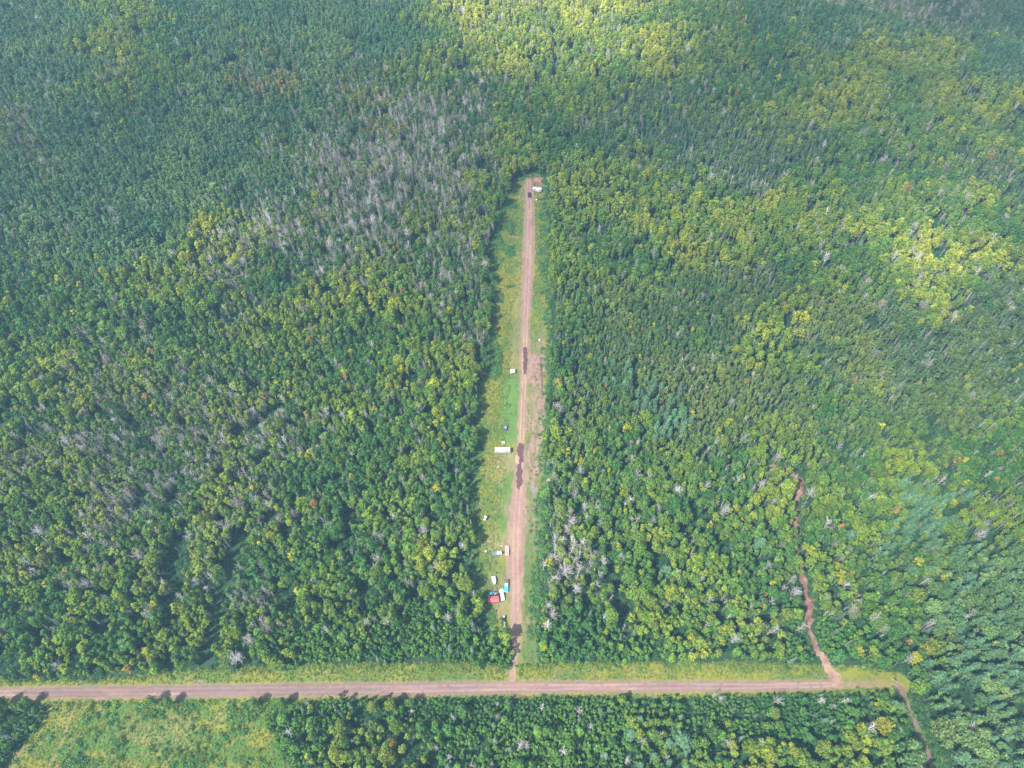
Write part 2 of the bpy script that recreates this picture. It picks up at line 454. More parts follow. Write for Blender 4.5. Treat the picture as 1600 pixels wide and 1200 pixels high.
def drive_colour(X, Y):
    px, py = W2P(X, Y)
    d, w, side = poly_dist(DRIVE, X, Y)
    s = d * side
    n1 = fbm(X / 3, Y / 14, 321, 4); n2 = fbm(s / 0.6, Y / 9, 331, 3); n3 = fbm(X / 1.0, Y / 1.0, 341, 3)
    c = np.repeat(C_DIRT[None, :], len(X), 0)
    c = mixc(c, C_TAN, smooth(0.45, 0.65, n1) * 0.5)
    tanz = smooth(500, 540, py) * (1 - smooth(690, 700, py))
    c = mixc(c, C_TAN, tanz * 0.7)
    c = mixc(c, C_RED, smooth(0.55, 0.75, n2) * (0.25 + 0.25 * smooth(470, 380, py)))
    lane = np.exp(-((d - 1.1) / .5) ** 2)
    c = c * (0.86 + 0.22 * lane)[:, None]
    c = mixc(c, C_DRY, smooth(w - .9, w + .4, d + (n3 - .5) * 2.5) * .6)
    crown = smooth(w * 0.3, w * 0.1, d) * smooth(596, 606, py) * (1 - smooth(684, 692, py))   # grassy middle between the ruts
    c = mixc(c, C_DRY * 0.8, crown * 0.8)
    return c * (0.84 + 0.32 * n3)[:, None]
grid_sheet('dirt_driveway', cx0, cx1, 68, 430, 0.35,
           lambda X, Y: (lambda r: (r[0] < r[1] + (fbm(X / 3, Y / 5, 73, 3) - 0.5) * 2.6 + (fbm(X / .8, Y / .9, 74, 2) - .5) * 1.4) & (poly_dist(ROAD, X, Y)[0] > poly_dist(ROAD, X, Y)[1] - 0.3))(poly_dist(DRIVE, X, Y)), drive_colour,
           lambda X, Y: 0.12 + 0.03 * fbm(X / 2, Y / 2, 9, 2), M_ROAD)

def trail_colour(X, Y):
    n1 = fbm(X / 4, Y / 4, 421, 4); n3 = fbm(X / 1.0, Y / 1.0, 441, 3)
    c = np.repeat((C_DIRT * [0.85, 0.80, 0.76])[None, :], len(X), 0)
    c = mixc(c, C_RED * 0.7, smooth(0.5, 0.7, n1) * 0.8)
    c = mixc(c, C_TAN, smooth(0.45, 0.3, n1) * 0.5)
    return c * (0.75 + 0.5 * n3)[:, None]
tx = [p[0] for p in TRAIL]; ty = [p[1] for p in TRAIL]
grid_sheet('dirt_trail', min(tx) - 8, max(tx) + 8, min(ty) - 6, max(ty) + 8, 0.4,
           lambda X, Y: (lambda r: r[0] < r[1] + (fbm(X / 3, Y / 3, 75, 3) - 0.5) * 3.6 + (fbm(X, Y, 76, 2) - .5) * 2)(poly_dist(TRAIL, X, Y)), trail_colour,
           lambda X, Y: 0.11 + 0.03 * fbm(X / 2, Y / 2, 9, 2), M_EARTH)
qx = [p[0] for p in PATH]; qy = [p[1] for p in PATH]
grid_sheet('footpath', min(qx) - 8, max(qx) + 8, min(qy) - 6, max(qy) + 4, 0.4,
           lambda X, Y: (lambda r: r[0] < r[1] + 0.5 + (fbm(X / 3, Y / 3, 79, 3) - 0.5) * 2.5)(poly_dist(PATH, X, Y)),
           lambda X, Y: mixc(np.repeat((C_DIRT * 0.6)[None, :], len(X), 0), C_GRASS, smooth(.4, .65, fbm(X / 1.5, Y / 3, 81, 3))), lambda X, Y: 0.12 + 0.03 * fbm(X / 2, Y / 2, 9, 2), M_EARTH)
grid_sheet('bare_earth', BARE[0] - 12, BARE[0] + 12, BARE[1] - 12, BARE[1] + 12, 1.0,
           lambda X, Y: np.hypot((X - BARE[0]) / 9, (Y - BARE[1]) / 8) < 1 + (fbm(X / 4, Y / 4, 83, 3) - .5),
           lambda X, Y: np.repeat((C_DIRT * 0.8)[None, :], len(X), 0) * (0.7 + .6 * fbm(X / 2, Y / 2, 85, 3))[:, None], lambda X, Y: terrain(X, Y) + 0.5, M_EARTH)

M_PUDDLE = plain('muddy_water', (0.088, 0.043, 0.041), 0.16, var=0.12, scale=0.5, spec=0.5)
def puddle(pts, label):
    poly = gpoly(pts); xs = [p[0] for p in poly]; ys = [p[1] for p in poly]
    o = grid_sheet('muddy_puddle', min(xs) - 1, max(xs) + 1, min(ys) - 1, max(ys) + 1, 0.3,
                   lambda X, Y: inside(poly, X + (fbm(X / 2, Y / 2, 91, 3) - .5) * 1.6, Y + (fbm(X / 2, Y / 2, 93, 3) - .5) * 2), lambda X, Y: np.ones((len(X), 3)) * .1,
                   lambda X, Y: np.full(len(X), 0.175), M_PUDDLE)
    return tag(o, label, 'puddle', 'muddy puddles on the driveway', 'thing')
puddle([(808, 700), (809, 694), (812, 692), (817, 693), (819.5, 698), (819, 710), (817, 722), (815.5, 725), (816.5, 735), (817, 745), (815, 758), (812.5, 767), (809.5, 765), (807.5, 760), (807, 748), (806, 738), (808, 727), (811.5, 725), (811, 715), (808.5, 710)],
       'long muddy puddle on the driveway beside the long white camper')
puddle([(816.5, 546), (818, 541.5), (822, 541.5), (824.5, 545), (824.5, 560), (823.5, 575), (823, 584), (820, 586), (816.5, 583), (817, 568)],
       'narrow muddy puddle on the driveway near the small white-roofed shed')

# ------------------------------------------------------------------ tree shapes
def quads_from(C, Nrm, size, aspect=1.0, droop=None):
    """leaf faces: one four-cornered face per centre"""
    n = len(C)
    r = rng.normal(size=(n, 3))
    t = np.cross(Nrm, r); t /= np.linalg.norm(t, axis=1)[:, None] + 1e-9
    b = np.cross(Nrm, t)
    s = np.asarray(size).reshape(-1, 1) * np.ones((n, 1))
    t = t * s; b = b * s * aspect
    V = np.stack([C - t * 1.0, C - b * 0.75, C + t * 1.0, C + b * 0.75], 1).reshape(-1, 3)
    F = np.arange(4 * n).reshape(n, 4)
    return V, F

def tube(a, b, r0, r1, k=4):
    a = np.asarray(a, float); b = np.asarray(b, float)
    d = b - a; d = d / (np.linalg.norm(d) + 1e-9)
    u = np.cross(d, [0.3, 0.7, 0.2]); u /= np.linalg.norm(u); w = np.cross(d, u)
    V = []
    for c, r in ((a, r0), (b, r1)):
        for i in range(k):
            an = 2 * math.pi * i / k
            V.append(c + (u * math.cos(an) + w * math.sin(an)) * r)
    F = [(i, (i + 1) % k, k + (i + 1) % k, k + i) for i in range(k)]
    return np.array(V), F

def join(parts):
    V = []; F = []; o = 0
    for v, f in parts:
        V.append(np.asarray(v)); F += [tuple(int(i) + o for i in q) for q in f]; o += len(v)
    return np.concatenate(V), F

def unit(v): return v / (np.linalg.norm(v, axis=-1, keepdims=True) + 1e-9)

def lobed_crown(h0, h1, r, lobes, per, leaf, flat=1.0, seed=0):
    """crown of many small leaf faces gathered into uneven boughs"""
    C = []; Nn = []
    ch = h1 - h0
    for i in range(lobes):
        t = (i + 0.5) / lobes
        z = h0 + ch * (0.12 + 0.80 * t)
        env = math.sin(math.pi * min(0.97, 0.18 + 0.74 * t)) ** 0.75
        an = i * 2.399 + rng.uniform(-.5, .5)
        rr = r * env * rng.uniform(0.35, 0.72)
        c = np.array([rr * math.cos(an), rr * math.sin(an), z + rng.uniform(-.06, .06) * ch])
        br = r * rng.uniform(0.36, 0.56)
        d = unit(rng.normal(size=(per, 3)) + np.array([0, 0, 0.35]))
        rad = br * rng.uniform(0.72, 1.06, (per, 1))
        p = c + d * rad * np.array([1, 1, 0.85 * flat])
        C.append(p); Nn.append(unit(d * 1.0 + rng.normal(size=(per, 3)) * 0.55 + np.array([0, 0, 0.25])))
    C = np.concatenate(C); Nn = np.concatenate(Nn)
    return quads_from(C, Nn, leaf * rng.uniform(0.7, 1.25, len(C)))

def bl_trunk(h, r, top=0.72, limbs=4, spread=1.2):
    parts = []
    bend = rng.uniform(-.25, .25, 2)
    mid = np.array([bend[0], bend[1], h * 0.4]); tip = np.array([bend[0] * .5, bend[1] * .5, h * top])
    parts.append(tube((0, 0, -0.4), mid, r, r * 0.75, 5)); parts.append(tube(mid, tip, r * 0.75, r * 0.3, 5))
    for i in range(limbs):
        z = h * rng.uniform(.42, .68); an = i * 2.4 + rng.uniform(-.4, .4)
        a = np.array([0, 0, z]) + mid * [1, 1, 0]
        b = a + np.array([math.cos(an) * spread, math.sin(an) * spread, h * rng.uniform(.10, .2)])
        parts.append(tube(a, b, r * 0.4, r * 0.12, 3))
    return join(parts)

def dead_shape(h, r, nbr, spread, twigs=3, up=1.0):
    parts = []
    lean = rng.uniform(-.5, .5, 2)
    mid = np.array([lean[0] * .4, lean[1] * .4, h * .5]); tip = np.array([lean[0], lean[1], h])
    trunk = [tube((0, 0, -0.4), mid, r, r * .75, 5), tube(mid, tip, r * .75, r * .22, 5)]
    for i in range(nbr):
        t = 0.32 + 0.63 * (i + rng.uniform(0, .8)) / nbr
        z = h * t
        base = np.array([lean[0] * t, lean[1] * t, z])
        an = i * 2.399 + rng.uniform(-.5, .5)
        L = spread * (1.15 - 0.75 * t) * rng.uniform(.7, 1.3)
        mid_b = base + np.array([math.cos(an) * L * .6, math.sin(an) * L * .6, L * rng.uniform(.25, .6) * up])
        end = mid_b + np.array([math.cos(an + rng.uniform(-.4, .4)) * L * .5, math.sin(an + rng.uniform(-.4, .4)) * L * .5, L * rng.uniform(.4, .9) * up])
        parts.append(tube(base, mid_b, r * .42, r * .30, 3)); parts.append(tube(mid_b, end, r * .30, r * .12, 3))
        for k in range(twigs):
            s = base + (mid_b - base) * rng.uniform(.4, 1) if k % 2 else mid_b + (end - mid_b) * rng.uniform(.1, .7)
            e = s + np.array([rng.normal() * L * .28, rng.normal() * L * .28, L * rng.uniform(.15, .5) * up])
            parts.append(tube(s, e, r * .2, r * .09, 3))
    return join(trunk), join(parts)

def spruce_crown(h, r, tiers=11, per=13):
    C = []; Nn = []
    for i in range(tiers):
        t = (i + .3) / tiers
        z = h * (0.12 + 0.86 * t); rr = r * (1 - t) ** 0.9 + 0.06
        n = max(5, int(per * (1 - t * .6)))
        an = rng.uniform(0, 6.28) + np.arange(n) * 6.283 / n + rng.uniform(-.25, .25, n)
        for q in (0.45, 0.88):
            rad = rr * q * rng.uniform(.85, 1.15, n)
            C.append(np.stack([np.cos(an) * rad, np.sin(an) * rad, z - rad * 0.35 + rng.uniform(-.1, .1, n)], 1))
            Nn.append(unit(np.stack([np.cos(an) * .7, np.sin(an) * .7, np.full(n, .8)], 1) + rng.normal(size=(n, 3)) * .25))
    C.append(np.array([[0, 0, h * .97], [0, 0, h * 1.0]])); Nn.append(unit(rng.normal(size=(2, 3)) + [1, 0, .2]))
    C = np.concatenate(C); Nn = np.concatenate(Nn)
    return quads_from(C, Nn, 0.34 * rng.uniform(.8, 1.25, len(C)))

def pine_crown(h, r, tiers=8, arms=7):
    """whorled boughs that carry needle tufts out to their tips"""
    C = []; Nn = []; B = []
    for i in range(tiers):
        t = i / (tiers - 1)
        z = h * (0.30 + 0.66 * t); rr = r * (1.05 - 0.85 * t) * rng.uniform(.88, 1.12)
        off = rng.uniform(0, 6.28)
        for k in range(arms):
            an = off + k * 6.283 / arms + rng.uniform(-.2, .2)
            L = rr * rng.uniform(.75, 1.15)
            a = np.array([0, 0, z]); b = np.array([math.cos(an) * L, math.sin(an) * L, z + L * .22])
            B.append(tube(a, b, .07, .025, 3))
            m = 5
            for j in range(m):
                s = (j + 1.0) / m
                p = a + (b - a) * s
                for _ in range(2):
                    C.append(p + rng.normal(size=3) * np.array([.22, .22, .12]) * (0.6 + r * .12))
                    Nn.append(unit(np.array([math.cos(an) * .4, math.sin(an) * .4, 1.0]) + rng.normal(size=3) * .5))
    C.append(np.array([0, 0, h])); Nn.append(np.array([1, 0, .3]))
    C = np.array(C); Nn = np.array(Nn)
    V, F = quads_from(C, Nn, (0.30 + r * .035) * rng.uniform(.8, 1.25, len(C)), 0.8)
    return (V, F), join(B)

def shrub_shape(h, r, n, leaf):
    d = unit(rng.normal(size=(n, 3)) * [1, 1, .8]); d[:, 2] = np.abs(d[:, 2])
    bump = 1 + .3 * np.sin(d[:, 0] * 4 + rng.uniform(0, 6)) * np.cos(d[:, 1] * 4 + rng.uniform(0, 6))
    C = d * np.array([r, r, h]) * (rng.uniform(.6, 1.0, (n, 1)) * bump[:, None])
    return quads_from(C, unit(d + rng.normal(size=(n, 3)) * .5 + [0, 0, .3]), leaf * rng.uniform(.7, 1.3, n))

# prototypes: (crown V,F,material), (trunk V,F,material); natural size in metres
PROTO = {}
def reg(kind, crown, trunk, cm):
    PROTO.setdefault(kind, []).append((crown, trunk, cm))
for i in range(7):      # slender aspens and birches
    h = 10.5; r = [1.45, 1.6, 1.75, 1.3, 1.9, 1.55, 1.7][i]
    reg('broadleaf_tree', lobed_crown(h * [.45, .4, .5, .35, .5, .42, .48][i], h, r, [9, 8, 10, 11, 8, 9, 10][i], 26, 0.36), bl_trunk(h, .13, .8, 4, .8), M_LEAF)
for i in range(5):      # broad spreading crowns
    h = 11.5; r = 4.2
    reg('broadleaf_tree', lobed_crown(h * .30, h, r, [19, 22, 17, 24, 20][i], 48, 0.46, 1.0), bl_trunk(h, .28, .7, 7, 2.2), M_LEAF)
BL_SLIM, BL_BIG = list(range(7)), list(range(7, 12))
for i in range(6):
    t, b = dead_shape(10.5 + i * .3, .145, 15 + i, 1.5 + .12 * i, 3, 1.25)
    reg('dead_tree', b, t, M_WOOD)
for i in range(4):
    t, b = dead_shape(11, .20, 22 + i, 4.2, 12, .8)
    reg('dead_tree', b, t, M_WOOD)
for i in range(4):      # nearly bare poles
    t, b = dead_shape(10.5 - i * .8, .13, 9, .9, 2, 1.3)
    reg('dead_tree', b, t, M_WOOD)
DT_SLIM, DT_BIG, DT_POLE = list(range(6)), list(range(6, 10)), list(range(10, 14))
for i in range(4):
    cr, br = pine_crown(12, [2.2, 2.6, 3.0, 2.4][i], 8, 7)
    tr = join([bl_trunk(12, .18, .95, 0), br])
    reg('pine_tree', cr, tr, M_NEEDLE)
for i in range(4):
    reg('spruce_tree', spruce_crown(10.5, [1.3, 1.1, 1.5, 1.0][i]), bl_trunk(10.5, .13, .9, 0), M_NEEDLE)
for i in range(5):
    reg('sapling', lobed_crown(1.0, 5.0, [.85, .75, .95, .7, .8][i], 6, 15, 0.27), bl_trunk(5, .05, .7, 2, .4), M_LEAF)
for i in range(4):
    reg('shrub', shrub_shape(1.7, 1.2, 60, .26), tube((0, 0, -.2), (0, 0, .8), .05, .02, 3), M_LEAF)
for i in range(4):
    reg('weed', shrub_shape(.55, .6, 26, .17), tube((0, 0, -.1), (0, 0, .3), .02, .01, 3), M_WEED)

# ------------------------------------------------------------------ forest map: one letter for each 50 px square of the photograph
ZONES = [
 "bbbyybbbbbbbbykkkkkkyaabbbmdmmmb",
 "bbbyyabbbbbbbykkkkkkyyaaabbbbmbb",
 "bbaaaabmobmmaaayyyyyaaaaaayyyybb",
 "mbbaabbbbbbomdmmaasssssaayyyyyyy",
 "mmbbbbbbbmddddmyyaasssssssyyyyaa",
 "bbbbbbbbbmddddmyyyyyaasssyaaaass",
 "bbbbbbbmdmdddmmaaayyayyyyyaaayya",
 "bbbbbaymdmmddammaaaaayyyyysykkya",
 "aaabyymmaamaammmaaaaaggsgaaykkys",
 "aaaayymmaayyaamaaagggggggggayyss",
 "aaammaaaaaaaaymaaggggggyyggsssss",
 "yymaamaaaaaaaaaaaagggsgggsggssgg",
 "yyammmmmmaaaayaaaaggpgggsagggggs",
 "ammmmmmmmmaaaaaaaaaagggaggggagga",
 "mmmmmmmmaaaaaaaaaaaaaaaaaaaaaaaa",
 "aammmmammaaaaaaaamaaaaaayyaappaa",
 "aammaammaaaaaaaaamaayyaayaaappaa",
 "aamaammaaaaayyaaadmayaaaaaaasaPP",
 "aayaymammaataayaatayyaaaaamyaPPP",
 "aayyaaaatttattaaattaaaaymttyaPPP",
 "ayyamaamattttttttttttayaattammPP",
 "ayyaaaattttttttttttttttttttaaPPP",
 "tttttttttttyttttttttattttttaPPPP",
 "ttttttttttayytttttttpaayaayaPPPP",
]
assert all(len(r) == 32 for r in ZONES) and len(ZONES) == 24, [len(r) for r in ZONES]
ZARR = np.array([[ord(c) for c in r] for r in ZONES])
def zone_at(X, Y):
    px, py = W2P(X, Y, 7.0)
    px = px + (fbm(X / 22, Y / 22, 601, 3) - .5) * 120 + _hash(np.floor(X * 7), np.floor(Y * 7), 613) * 70 - 35
    py = py + (fbm(X / 22, Y / 22, 607, 3) - .5) * 100 + _hash(np.floor(X * 7), np.floor(Y * 7), 617) * 50 - 25
    return ZARR[np.clip((py / 50).astype(int), 0, 23), np.clip((px / 50).astype(int), 0, 31)]

#        spacing, {kind: share}, height scale range
ZSPEC = {
 'a': (2.6, dict(broadleaf=.835, big=.05, dead=.055, spruce=.03, pole=.02), (.74, 1.14)),
 'b': (2.7, dict(broadleaf=.78, pine=.16, dead=.03, spruce=.03), (.85, 1.15)),
 'y': (3.0, dict(broadleaf=.82, big=.10, dead=.04, pole=.03), (.9, 1.2)),
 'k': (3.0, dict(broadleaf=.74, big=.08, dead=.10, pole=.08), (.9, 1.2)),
 'm': (2.5, dict(broadleaf=.58, big=.01, dead=.31, spruce=.02, pole=.08), (.8, 1.1)),
 'd': (2.1, dict(broadleaf=.22, dead=.38, pole=.40), (.9, 1.2)),
 's': (2.5, dict(broadleaf=.52, spruce=.32, dead=.06, pole=.10), (.75, 1.15)),
 'g': (2.15, dict(broadleaf=.86, spruce=.09, dead=.02, pole=.03), (.62, .85)),
 'o': (2.9, dict(broadleaf=.80, dead=.12, pole=.08), (.85, 1.1)),
 'p': (3.1, dict(pine=.93, broadleaf=.05, dead=.02), (.9, 1.1)),
 'P': (3.8, dict(pine=.26, broadleaf=.42, dead=.03, big=.29), (.85, 1.25)),
 't': (1.55, dict(sapling=.93, broadleaf=.035, spruce=.012, dead=.012, shrub=.011), (.75, 1.35)),
}
FOL = np.array([1.42, 1.40, 0.98])
def tint_for(zone, X, Y, n):
    """leaf colour: patches of aspen turn yellower, other zones stay blue green; zone k has sun patches painted in"""
    g1 = fbm(X / 30, Y / 30, 701, 3); r = rng.uniform(0, 1, n)
    t = np.clip(0.40 + (g1 - .5) * 1.7 + (r - .5) * .75, 0, 1)[:, None]
    pal = {'a': ((.034, .090, .031), (.115, .160, .026)), 'b': ((.042, .100, .060), (.092, .148, .068)), 'y': ((.060, .122, .030), (.175, .190, .030)),
           'k': ((.095, .150, .036), (.235, .245, .050)), 'm': ((.036, .086, .034), (.115, .145, .034)), 'd': ((.04, .085, .04), (.10, .13, .045)), 's': ((.034, .078, .042), (.085, .120, .045)),  # zone k: pale yellow leaves, sun-patch brightness partly painted into their colour
           'g': ((.042, .090, .038), (.105, .135, .045)), 'o': ((.08, .11, .035), (.22, .14, .055)), 'p': ((.055, .125, .064), (.085, .155, .072)),
           'P': ((.060, .120, .062), (.115, .165, .075)), 't': ((.030, .090, .034), (.075, .150, .034))}[zone]
    c = np.array(pal[0]) * (1 - t) + np.array(pal[1]) * t
    if zone in 'amg':
        hot = (rng.uniform(0, 1, n) < .022)[:, None]
        c = np.where(hot, np.array([.18, .195, .026]) * rng.uniform(.7, 1.1, (n, 1)), c)
        org = (rng.uniform(0, 1, n) < .006)[:, None]
        c = np.where(org, np.array([.16, .11, .045]), c)
    return c * rng.uniform(.80, 1.2, (n, 1)) * FOL

TREES = {k: [] for k in PROTO}      # rows: x, y, z, rot, sx, sz, proto, r, g, b, zone
def push(kind, X, Y, sx, sz, proto, tint, zone):
    n = len(X)
    if n == 0: return
    TREES[kind].append(np.column_stack([X, Y, terrain(X, Y), rng.uniform(0, 6.283, n), sx, sz, proto, tint, np.full(n, ord(zone))]))

# trees placed one by one where the photograph singles them out: (kind, x, y of the crown, crown width in m, height in m, tint, label)
NAMED = []
Yl, Gy, Gm, Gd = (.20, .225, .028), (.145, .195, .034), (.09, .165, .04), (.05, .12, .045)
BG = (.06, .13, .075)
def nm(kind, x, y, w, h, tint, label): NAMED.append((kind, x, y, w, h, tint, label))
nm('broadleaf_tree', 1432, 930, 9, 12, Gy, 'large round yellow-green tree standing out left of the blue-green pine stand')
nm('broadleaf_tree', 1110, 967, 6, 9, Yl, 'small round yellow tree above the shrubs right of the driveway')
nm('broadleaf_tree', 1131, 985, 7, 10, Yl, 'taller bright yellow tree just below the small round yellow one')
nm('broadleaf_tree', 1085, 748, 9.5, 12, Gm, 'broad domed green tree deep in the forest right of the long puddle')
nm('broadleaf_tree', 677, 603, 9.5, 12, (.30, .32, .02), 'bright yellow round tree in the forest left of the driveway')
nm('broadleaf_tree', 735, 545, 7, 11, Yl, 'yellow tree at the forest edge above the small white-roofed shed')
nm('broadleaf_tree', 703, 548, 7, 11, Yl, 'yellow tree one crown in from the forest edge above the white-roofed shed')
nm('broadleaf_tree', 582, 1104, 6.5, 9, Gy, 'yellow-green tree touching the lower edge of the gravel road')
nm('broadleaf_tree', 610, 1101, 6.5, 9, Gy, 'rounder yellow-green tree of the pair touching the lower road edge')
nm('broadleaf_tree', 531, 1136, 6.5, 9, Gy, 'lone yellow-green tree among saplings right of the meadow')
nm('broadleaf_tree', 583, 1137, 8, 9, (.10, .16, .04), 'wide pale green tree below the pair at the road edge')
nm('broadleaf_tree', 520, 1174, 5, 8, Yl, 'narrow yellow tree near the meadow at the bottom of the picture')
nm('broadleaf_tree', 611, 1162, 5.5, 9, (.25, .22, .03), 'brightest yellow tree of the clump below the gravel road')
nm('broadleaf_tree', 586, 1174, 6, 9, Gy, 'leftmost tree of the yellow clump at the bottom of the picture')
nm('broadleaf_tree', 612, 1184, 6, 9, Gy, 'lowest tree of the yellow clump at the bottom of the picture')
nm('broadleaf_tree', 1383, 1134, 9.5, 11, (.2, .2, .03), 'large yellow-green tree left of the footpath at lower right')
nm('broadleaf_tree', 1475, 1138, 11, 12, (.12, .17, .05), 'wide pale green tree right of the footpath at lower right')
nm('broadleaf_tree', 1210, 1113, 6, 9, Gy, 'round yellow-green tree below the right part of the gravel road')
nm('broadleaf_tree', 1288, 1168, 8, 10, Gy, 'broad yellow-green tree near the bottom edge left of the footpath')
nm('broadleaf_tree', 1448, 1013, 8, 11, (.17, .19, .03), 'bright yellow-green tree above the end of the gravel road')
nm('broadleaf_tree', 1130, 690, 7, 11, Gy, 'yellow-green tree above the domed green tree right of the driveway')
nm('broadleaf_tree', 835, 250, 9, 13, (.17, .2, .03), 'large yellow-green tree just beyond the end of the driveway')
nm('broadleaf_tree', 803, 262, 7, 11, (.2, .2, .035), 'yellow tree left of the end of the driveway')
nm('broadleaf_tree', 868, 262, 8, 12, (.16, .18, .03), 'yellow-green tree beside the angled white camper')
nm('broadleaf_tree', 1005, 318, 8, 12, Yl, 'yellow tree in the autumn band right of the far camper')
nm('broadleaf_tree', 540, 455, 7, 11, (.19, .21, .03), 'yellow-green tree below the grey dead stand')
nm('broadleaf_tree', 490, 445, 7, 11, (.2, .2, .03), 'yellow tree at the lower edge of the grey dead stand')
nm('broadleaf_tree', 68, 875, 8, 12, (.14, .16, .04), 'pale yellow-green broad tree at the far left of the forest')
nm('broadleaf_tree', 238, 1030, 5, 9, (.2, .21, .02), 'small bright yellow tree above the left part of the gravel road')
nm('broadleaf_tree', 125, 70, 8, 11, Yl, 'pale yellow tree in the hazy forest at the top left')
for x, y, w, L in [(236, 1094, 5, 'small round tree on the lower road edge above the meadow'), (262, 1096, 4.8, 'second small tree on the lower road edge above the meadow'), (40, 1096, 5, 'small tree on the lower road edge at the far left'),
                   (395, 1098, 5, 'small tree on the lower road edge left of the pair'), (440, 1097, 5, 'small tree on the lower road edge at the meadow end'), (640, 1098, 5, 'small tree on the lower road edge right of the pair')]:
    nm('broadleaf_tree', x, y, w, 7.5, Gm, L)
for x, y, w, L in [(1066, 1158, 13, 'huge pale star-shaped pine at the bottom of the picture'), (1190, 848, 9, 'round blue-green pine above the dirt trail'), (1042, 892, 8, 'round blue-green pine in the forest right of the flatbed trailer'),
                   (1330, 835, 8, 'blue-green pine right of the dirt trail'), (395, 775, 6, 'blue-green pine beside the forest cut line'), (85, 775, 8, 'pale blue-green pine in the forest far left')]:
    nm('pine_tree', x, y, w, 11, (.075, .145, .07), L)
for x, y, w, L in [(893, 815, 6.5, 'upper of the two joined bare grey trees right of the driveway'), (885, 827, 7, 'lower of the two joined bare grey trees right of the driveway'), (885, 892, 10, 'largest spreading bare white tree right of the driveway'),
                   (905, 888, 7, 'bare grey tree touching the largest white dead tree'), (901, 920, 7, 'bare pale tree below the largest white dead tree'), (868, 840, 5, 'slim bare tree at the forest edge right of the flatbed trailer'), (861, 872, 5, 'bare tree at the forest edge right of the parked boats'),
                   (942, 878, 6, 'bare grey tree right of the largest white dead tree'), (969, 872, 5, 'small bare grey tree farthest right of the white dead trees'), (1020, 815, 5, 'bare grey tree in the green forest below the domed tree'), (1028, 795, 5, 'bare grey tree just below the domed green tree'),
                   (906, 736, 5, 'bare grey tree right of the long puddle'), (914, 792, 4.5, 'small bare tree above the two joined bare trees'), (1104, 760, 5, 'bare grey tree beside the domed green tree'), (1132, 797, 6, 'bare grey tree in the forest left of the dirt trail'),
                   (1190, 757, 5, 'bare grey tree above the dirt trail'), (1268, 770, 7, 'tall bare tree beside the upper dirt trail'), (1245, 925, 6, 'bare white tree leaning over the dirt trail'), (1238, 905, 5, 'bare white tree above the wide part of the dirt trail'),
                   (1380, 982, 5, 'bare white forked tree left of the pine stand'), (1420, 1030, 5, 'pair of bare white trunks near the end of the gravel road'), (1530, 835, 7, 'long bare grey tree above the pine stand'), (1148, 998, 6, 'bare tree below the taller bright yellow tree'),
                   (370, 1028, 9, 'large bare grey tree above the gravel road left of the driveway'), (388, 1000, 7, 'bare grey tree behind the large bare one by the road'), (62, 830, 8, 'spreading bare grey tree far left in the forest'), (218, 868, 8, 'wide bare grey tree in the left forest'),
                   (110, 915, 6, 'bare white tree in the lower left forest'), (135, 912, 6, 'bare white tree beside another in the lower left forest'), (90, 1040, 6, 'leaning bare trunk above the left end of the road'), (232, 762, 5, 'pale bare tree halfway up the left forest'),
                   (590, 872, 6, 'bare grey tree in the dense forest left of the campers'), (645, 668, 5, 'bare grey tree left of the long white camper'), (660, 748, 5, 'round bare grey tree left of the driveway puddle'), (662, 830, 7, 'wide bare grey tree left of the small white trailer'),
                   (622, 835, 6, 'bare grey tree beside the wide one left of the small trailer'), (700, 965, 5, 'bare grey tree in the forest left of the black digger'), (722, 855, 5, 'bare grey tree near the forest edge left of the boats'), (587, 838, 5, 'bare leaning tree in the dense left forest'),
                   (520, 673, 6, 'bare white tree in the left forest above the cut line'), (535, 650, 5, 'bare white tree beside another in the left forest'), (575, 615, 5, 'upright bare grey tree in the upper left forest'), (1215, 715, 5, 'bare forked white tree at the top of the dirt trail')]:
    nm('dead_tree', x, y, w, 11, (.5, .5, .5), L)
for x, y, L in [(1238, 640, ''), (1046, 640, 'tall grey-green spruce of a pair in the forest right of the driveway'), (1036, 640, 'second grey-green spruce of a pair right of the driveway'), (1087, 868, 'pale pointed spruce in the forest right of the flatbed trailer'),
                (1052, 845, 'pointed spruce below the bare tree right of the driveway'), (1012, 878, 'pointed spruce beside the round blue-green pine'), (551, 697, 'pointed pale spruce in the left forest')]:
    if L: nm('spruce_tree', x, y, 3, 11, (.06, .10, .06), L)

def crown_to_base(x, y, h):
    return P(x, y, h * 0.68)
named_rows = {k: [] for k in PROTO}
occ = []
for kind, x, y, w, h, tint, label in NAMED:
    X, Y = crown_to_base(x, y, h)
    X = float(X); Y = float(Y)
    occ.append((X, Y, w / 2))
    if kind == 'broadleaf_tree':
        big = w > 4.5
        pr = random.choice(BL_BIG if big else BL_SLIM); sx = w / (9.6 if big else 3.6); sz = h / 11.0
    elif kind == 'dead_tree':
        pr = random.choice(DT_BIG if w > 4 else DT_SLIM); sx = w / 9.0; sz = h / 11.0
    elif kind == 'pine_tree':
        pr = random.choice([1, 2]); sx = w / 5.8; sz = h / 12
    else:
        pr = random.randrange(4); sx = w / 2.7; sz = h / 10.5
    named_rows[kind].append((X, Y, float(terrain(X, Y)), random.uniform(0, 6.28), sx, sz, pr, *tint, label))
occ = np.array(occ)

